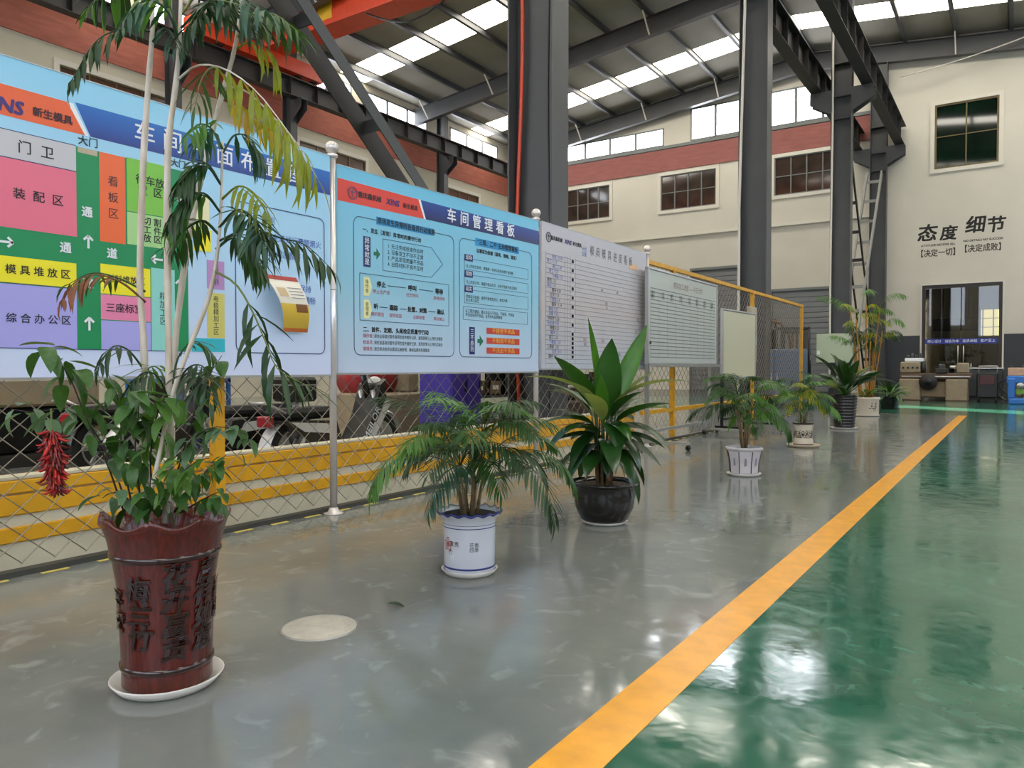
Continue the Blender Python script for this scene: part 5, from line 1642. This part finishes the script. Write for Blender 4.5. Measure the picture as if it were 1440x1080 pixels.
MB().bbox(-.25, .25, -.1, .45, .95, 1.1, .04).build('seat', M_black, t)
MB().bbox(-.25, .25, .4, .5, 1.05, 1.55, .04).build('seat_back', M_black, t)
ms = MB()
for x in (-.35, .35): ms.box(x - .06, x + .06, -1.0, -.88, .1, 2.3)
for z in (.4, 1.2, 2.2): ms.box(-.3, .3, -.98, -.9, z, z + .1)
ms.build('mast', M_steel_d, t)
for x in (-.25, .25):
    MB().bbox(x - .06, x + .06, -2.0, -.98, .08, .13, .01).build('fork_tine', M_steel_d, t)
MB().tube([(0, -.45, .95), (0, -.35, 1.25)], .02, 8).build('steering_column', M_black, t)
MB().lathe([(.15, -.012), (.165, 0), (.15, .012), (.14, 0)], 20, Matrix.Translation((0, -.33, 1.27)) @ Matrix.Rotation(R(20), 4, 'X'), None, True, False).build('steering_wheel', M_black, t)
# pale green notice panel on the third column
t = thing('green_panel', 'pale green panel fixed low on the third steel column', 'panel', (-5.0, 27.27, 0))
MB().bbox(-.7, .45, -.06, -.02, 1.25, 2.25, .01).build('panel', mat('panel_green', '#a9b49c', .5), t)
MB().box(-.7, .45, -.065, -.0601, 1.23, 1.27).build('lower_edge', M_black, t)
MB().box(-.68, -.58, -.064, -.0602, 1.55, 1.68).build('lamp', M_wht, t)
# stair frame in front of the low shutter
t = thing('steel_frame', 'rusty brown steel frame standing in front of the low roller shutter', 'frame', (-9.0, 33.5, 0))
M_rust = mat('frame_brown', '#5a3b2a', .6)
for x in (-.9, .2, 1.1):
    for y in (-.4, .4):
        MB().box(x - .04, x + .04, y - .04, y + .04, 0, 3.2 if x < 1 else 2.6).build('upright', M_rust, t)
for z in (1.0, 1.9, 3.1):
    MB().box(-.94, .24, -.44, .44, z, z + .06).build('crossbar', M_rust, t)
MB().tube([(.2, -.4, 3.1), (.6, -.4, 3.0), (.95, -.4, 2.5), (1.1, -.4, 1.5)], .05, 8).build('curved_bar', M_rust, t)
MB().box(-.8, .1, -.3, .3, 2.0, 2.7).build('panel', M_frame, t)

# ------------------------------------------------------------------ machines before the end wall
t = thing('lathe', 'old beige lathe with a dark chuck standing before the glass door', 'lathe', (-2.25, 29.0, 0))
for x in (-.75, .62):
    MB().bbox(x - .32, x + .32, -.35, .35, 0, .72, .03).build('pedestal', M_cream, t)
MB().bbox(-.45, .35, -.25, .35, .12, .62, .02).build('chip_tray', mat('machine_beige_d', '#7d6c52', .6), t)
MB().bbox(-1.05, 1.05, -.28, .28, .72, .92, .02).build('bed', mat('machine_brown2', '#5f4a3a', .5), t)
MB().bbox(-1.05, -.45, -.3, .3, .92, 1.3, .04).build('headstock', M_cream, t)
ck = MB().cyl((-.2, -.42, .62), .27, .08, 28, 'y').build('handwheel', M_steel_d, t)
MB().cyl((-.2, -.48, .62), .1, .08, 16, 'y').build('hub', M_black, ck)
MB().cyl((-.45, 0, 1.12), .2, .14, 24, 'x').build('chuck', M_steel_d, t)
MB().bbox(.0, .35, -.38, .3, .92, 1.08, .02).build('carriage', M_steel_d, t)
MB().bbox(.08, .26, -.2, .12, 1.08, 1.22, .02).build('tool_post', M_steel, t)
MB().bbox(.6, .95, -.2, .2, .92, 1.26, .04).build('tailstock', M_cream, t)
MB().cyl((.4, 0, 1.12), .05, .2, 14, 'x').build('quill', M_chrome, t)
hw = MB().lathe([(.1, -.012), (.12, 0), (.1, .012)], 20, Matrix.Translation((1.0, 0, 1.12)) @ Matrix.Rotation(R(90), 4, 'Y'), None, True, False).build('tailstock_wheel', M_chrome, t)
MB().tube([(-1.0, -.33, .8), (1.0, -.33, .8)], .02, 8).build('lead_screw', M_chrome, t)
for k in range(4):
    MB().cyl((-.95 + k * .14, -.36, 1.1), .03, .06, 10, 'y').build('lever', M_black, t)
o = thing('parts_tray', 'white tray of tools lying on the lathe', 'tray', (-2.1, 29.1, 1.3))
o.location = (-2.9, 29.05, 1.302)
MB().bbox(-.28, .28, -.2, .2, 0, .12, .02).build('tray', M_wht, o)
for k in range(4):
    MB().cyl((-.2 + k * .13, 0, .12), .035, .12 + .05 * (k % 2), 10).build('tool', M_steel, o)
t = thing('welding_machine', 'black welding machine with a cable hoop right of the lathe', 'machine', (-.78, 28.9, 0))
MB().bbox(-.3, .3, -.35, .35, .12, .95, .04).build('body', M_black, t)
MB().bbox(-.2, .2, -.375, -.35, .55, .85, .01).build('control_panel', mat('panel_maroon', '#4a1f22', .4), t)
for x in (-.24, .24):
    for y in (-.3, .3):
        MB().cyl((x - .03, y, .07), .07, .06, 14, 'x').build('wheel', M_tyre, t)
MB().tube([(-.25, .3, .95), (-.25, .3, 1.15), (.25, .3, 1.15), (.25, .3, .95)], .018, 8).build('handle', M_chrome, t)
MB().lathe([(.36, -.02), (.385, 0), (.36, .02), (.335, 0)], 32, Matrix.Translation((.62, -.2, .4)) @ Matrix.Rotation(R(80), 4, 'X'), None, True, False).build('cable_coil', M_black, t)
MB().tube([(.3, -.2, .5), (.5, -.25, .3), (.75, -.2, .05)], .022, 8).build('cable', M_black, t)
t = thing('dark_machine', 'dark machine block with a pale top edge under the glass door', 'machine', (-1.2, 32.4, 0))
MB().bbox(-.7, .8, -.4, .4, .05, 1.05, .03).build('body', mat('machine_slate', '#2f3433', .4), t)
MB().bbox(-.72, .82, -.42, .42, 1.05, 1.1, .01).build('top', M_alu, t)
MB().box(-.65, .75, -.36, .36, 0, .05).build('plinth', M_black, t)
t = thing('milling_table', 'beige machine table with bolts at the right edge of the view', 'machine', (.75, 31.2, 0))
MB().bbox(-1.0, .9, -.45, .45, .82, 1.1, .02).build('table', mat('machine_pink', '#c7a68c', .5, var=.1), t)
MB().bbox(-.75, .7, -.35, .35, .12, .82, .03).build('base', M_cream, t)
MB().bbox(-1.0, .9, -.5, .5, 0, .12, .02).build('foot', M_steel, t)
for k in range(6):
    MB().cyl((-.9 + k * .33, -.2, 1.1), .03, .07, 8).build('bolt', M_steel, t)
t = thing('blue_machine', 'bright blue small machine with green tray at the right edge of the view', 'machine', (.3, 27.5, 0))
M_bl = mat('machine_blue', '#2a6fc0', .4)
MB().bbox(-.5, .5, -.4, .4, 0, .18, .03).build('foot', M_bl, t)
for x in (-.42, .42):
    MB().bbox(x - .1, x + .1, -.35, .35, .18, .78, .03).build('side_frame', M_bl, t)
MB().bbox(-.32, .32, -.3, .3, .3, .45, .02).build('tray', mat('tray_green', '#7fa83c', .5), t)
MB().bbox(-.55, .55, -.1, .3, .62, .85, .03).build('top_beam', M_bl, t)
MB().cyl((-.2, -.42, .55), .1, .1, 18, 'y').build('motor', M_alu, t)

flush_text()
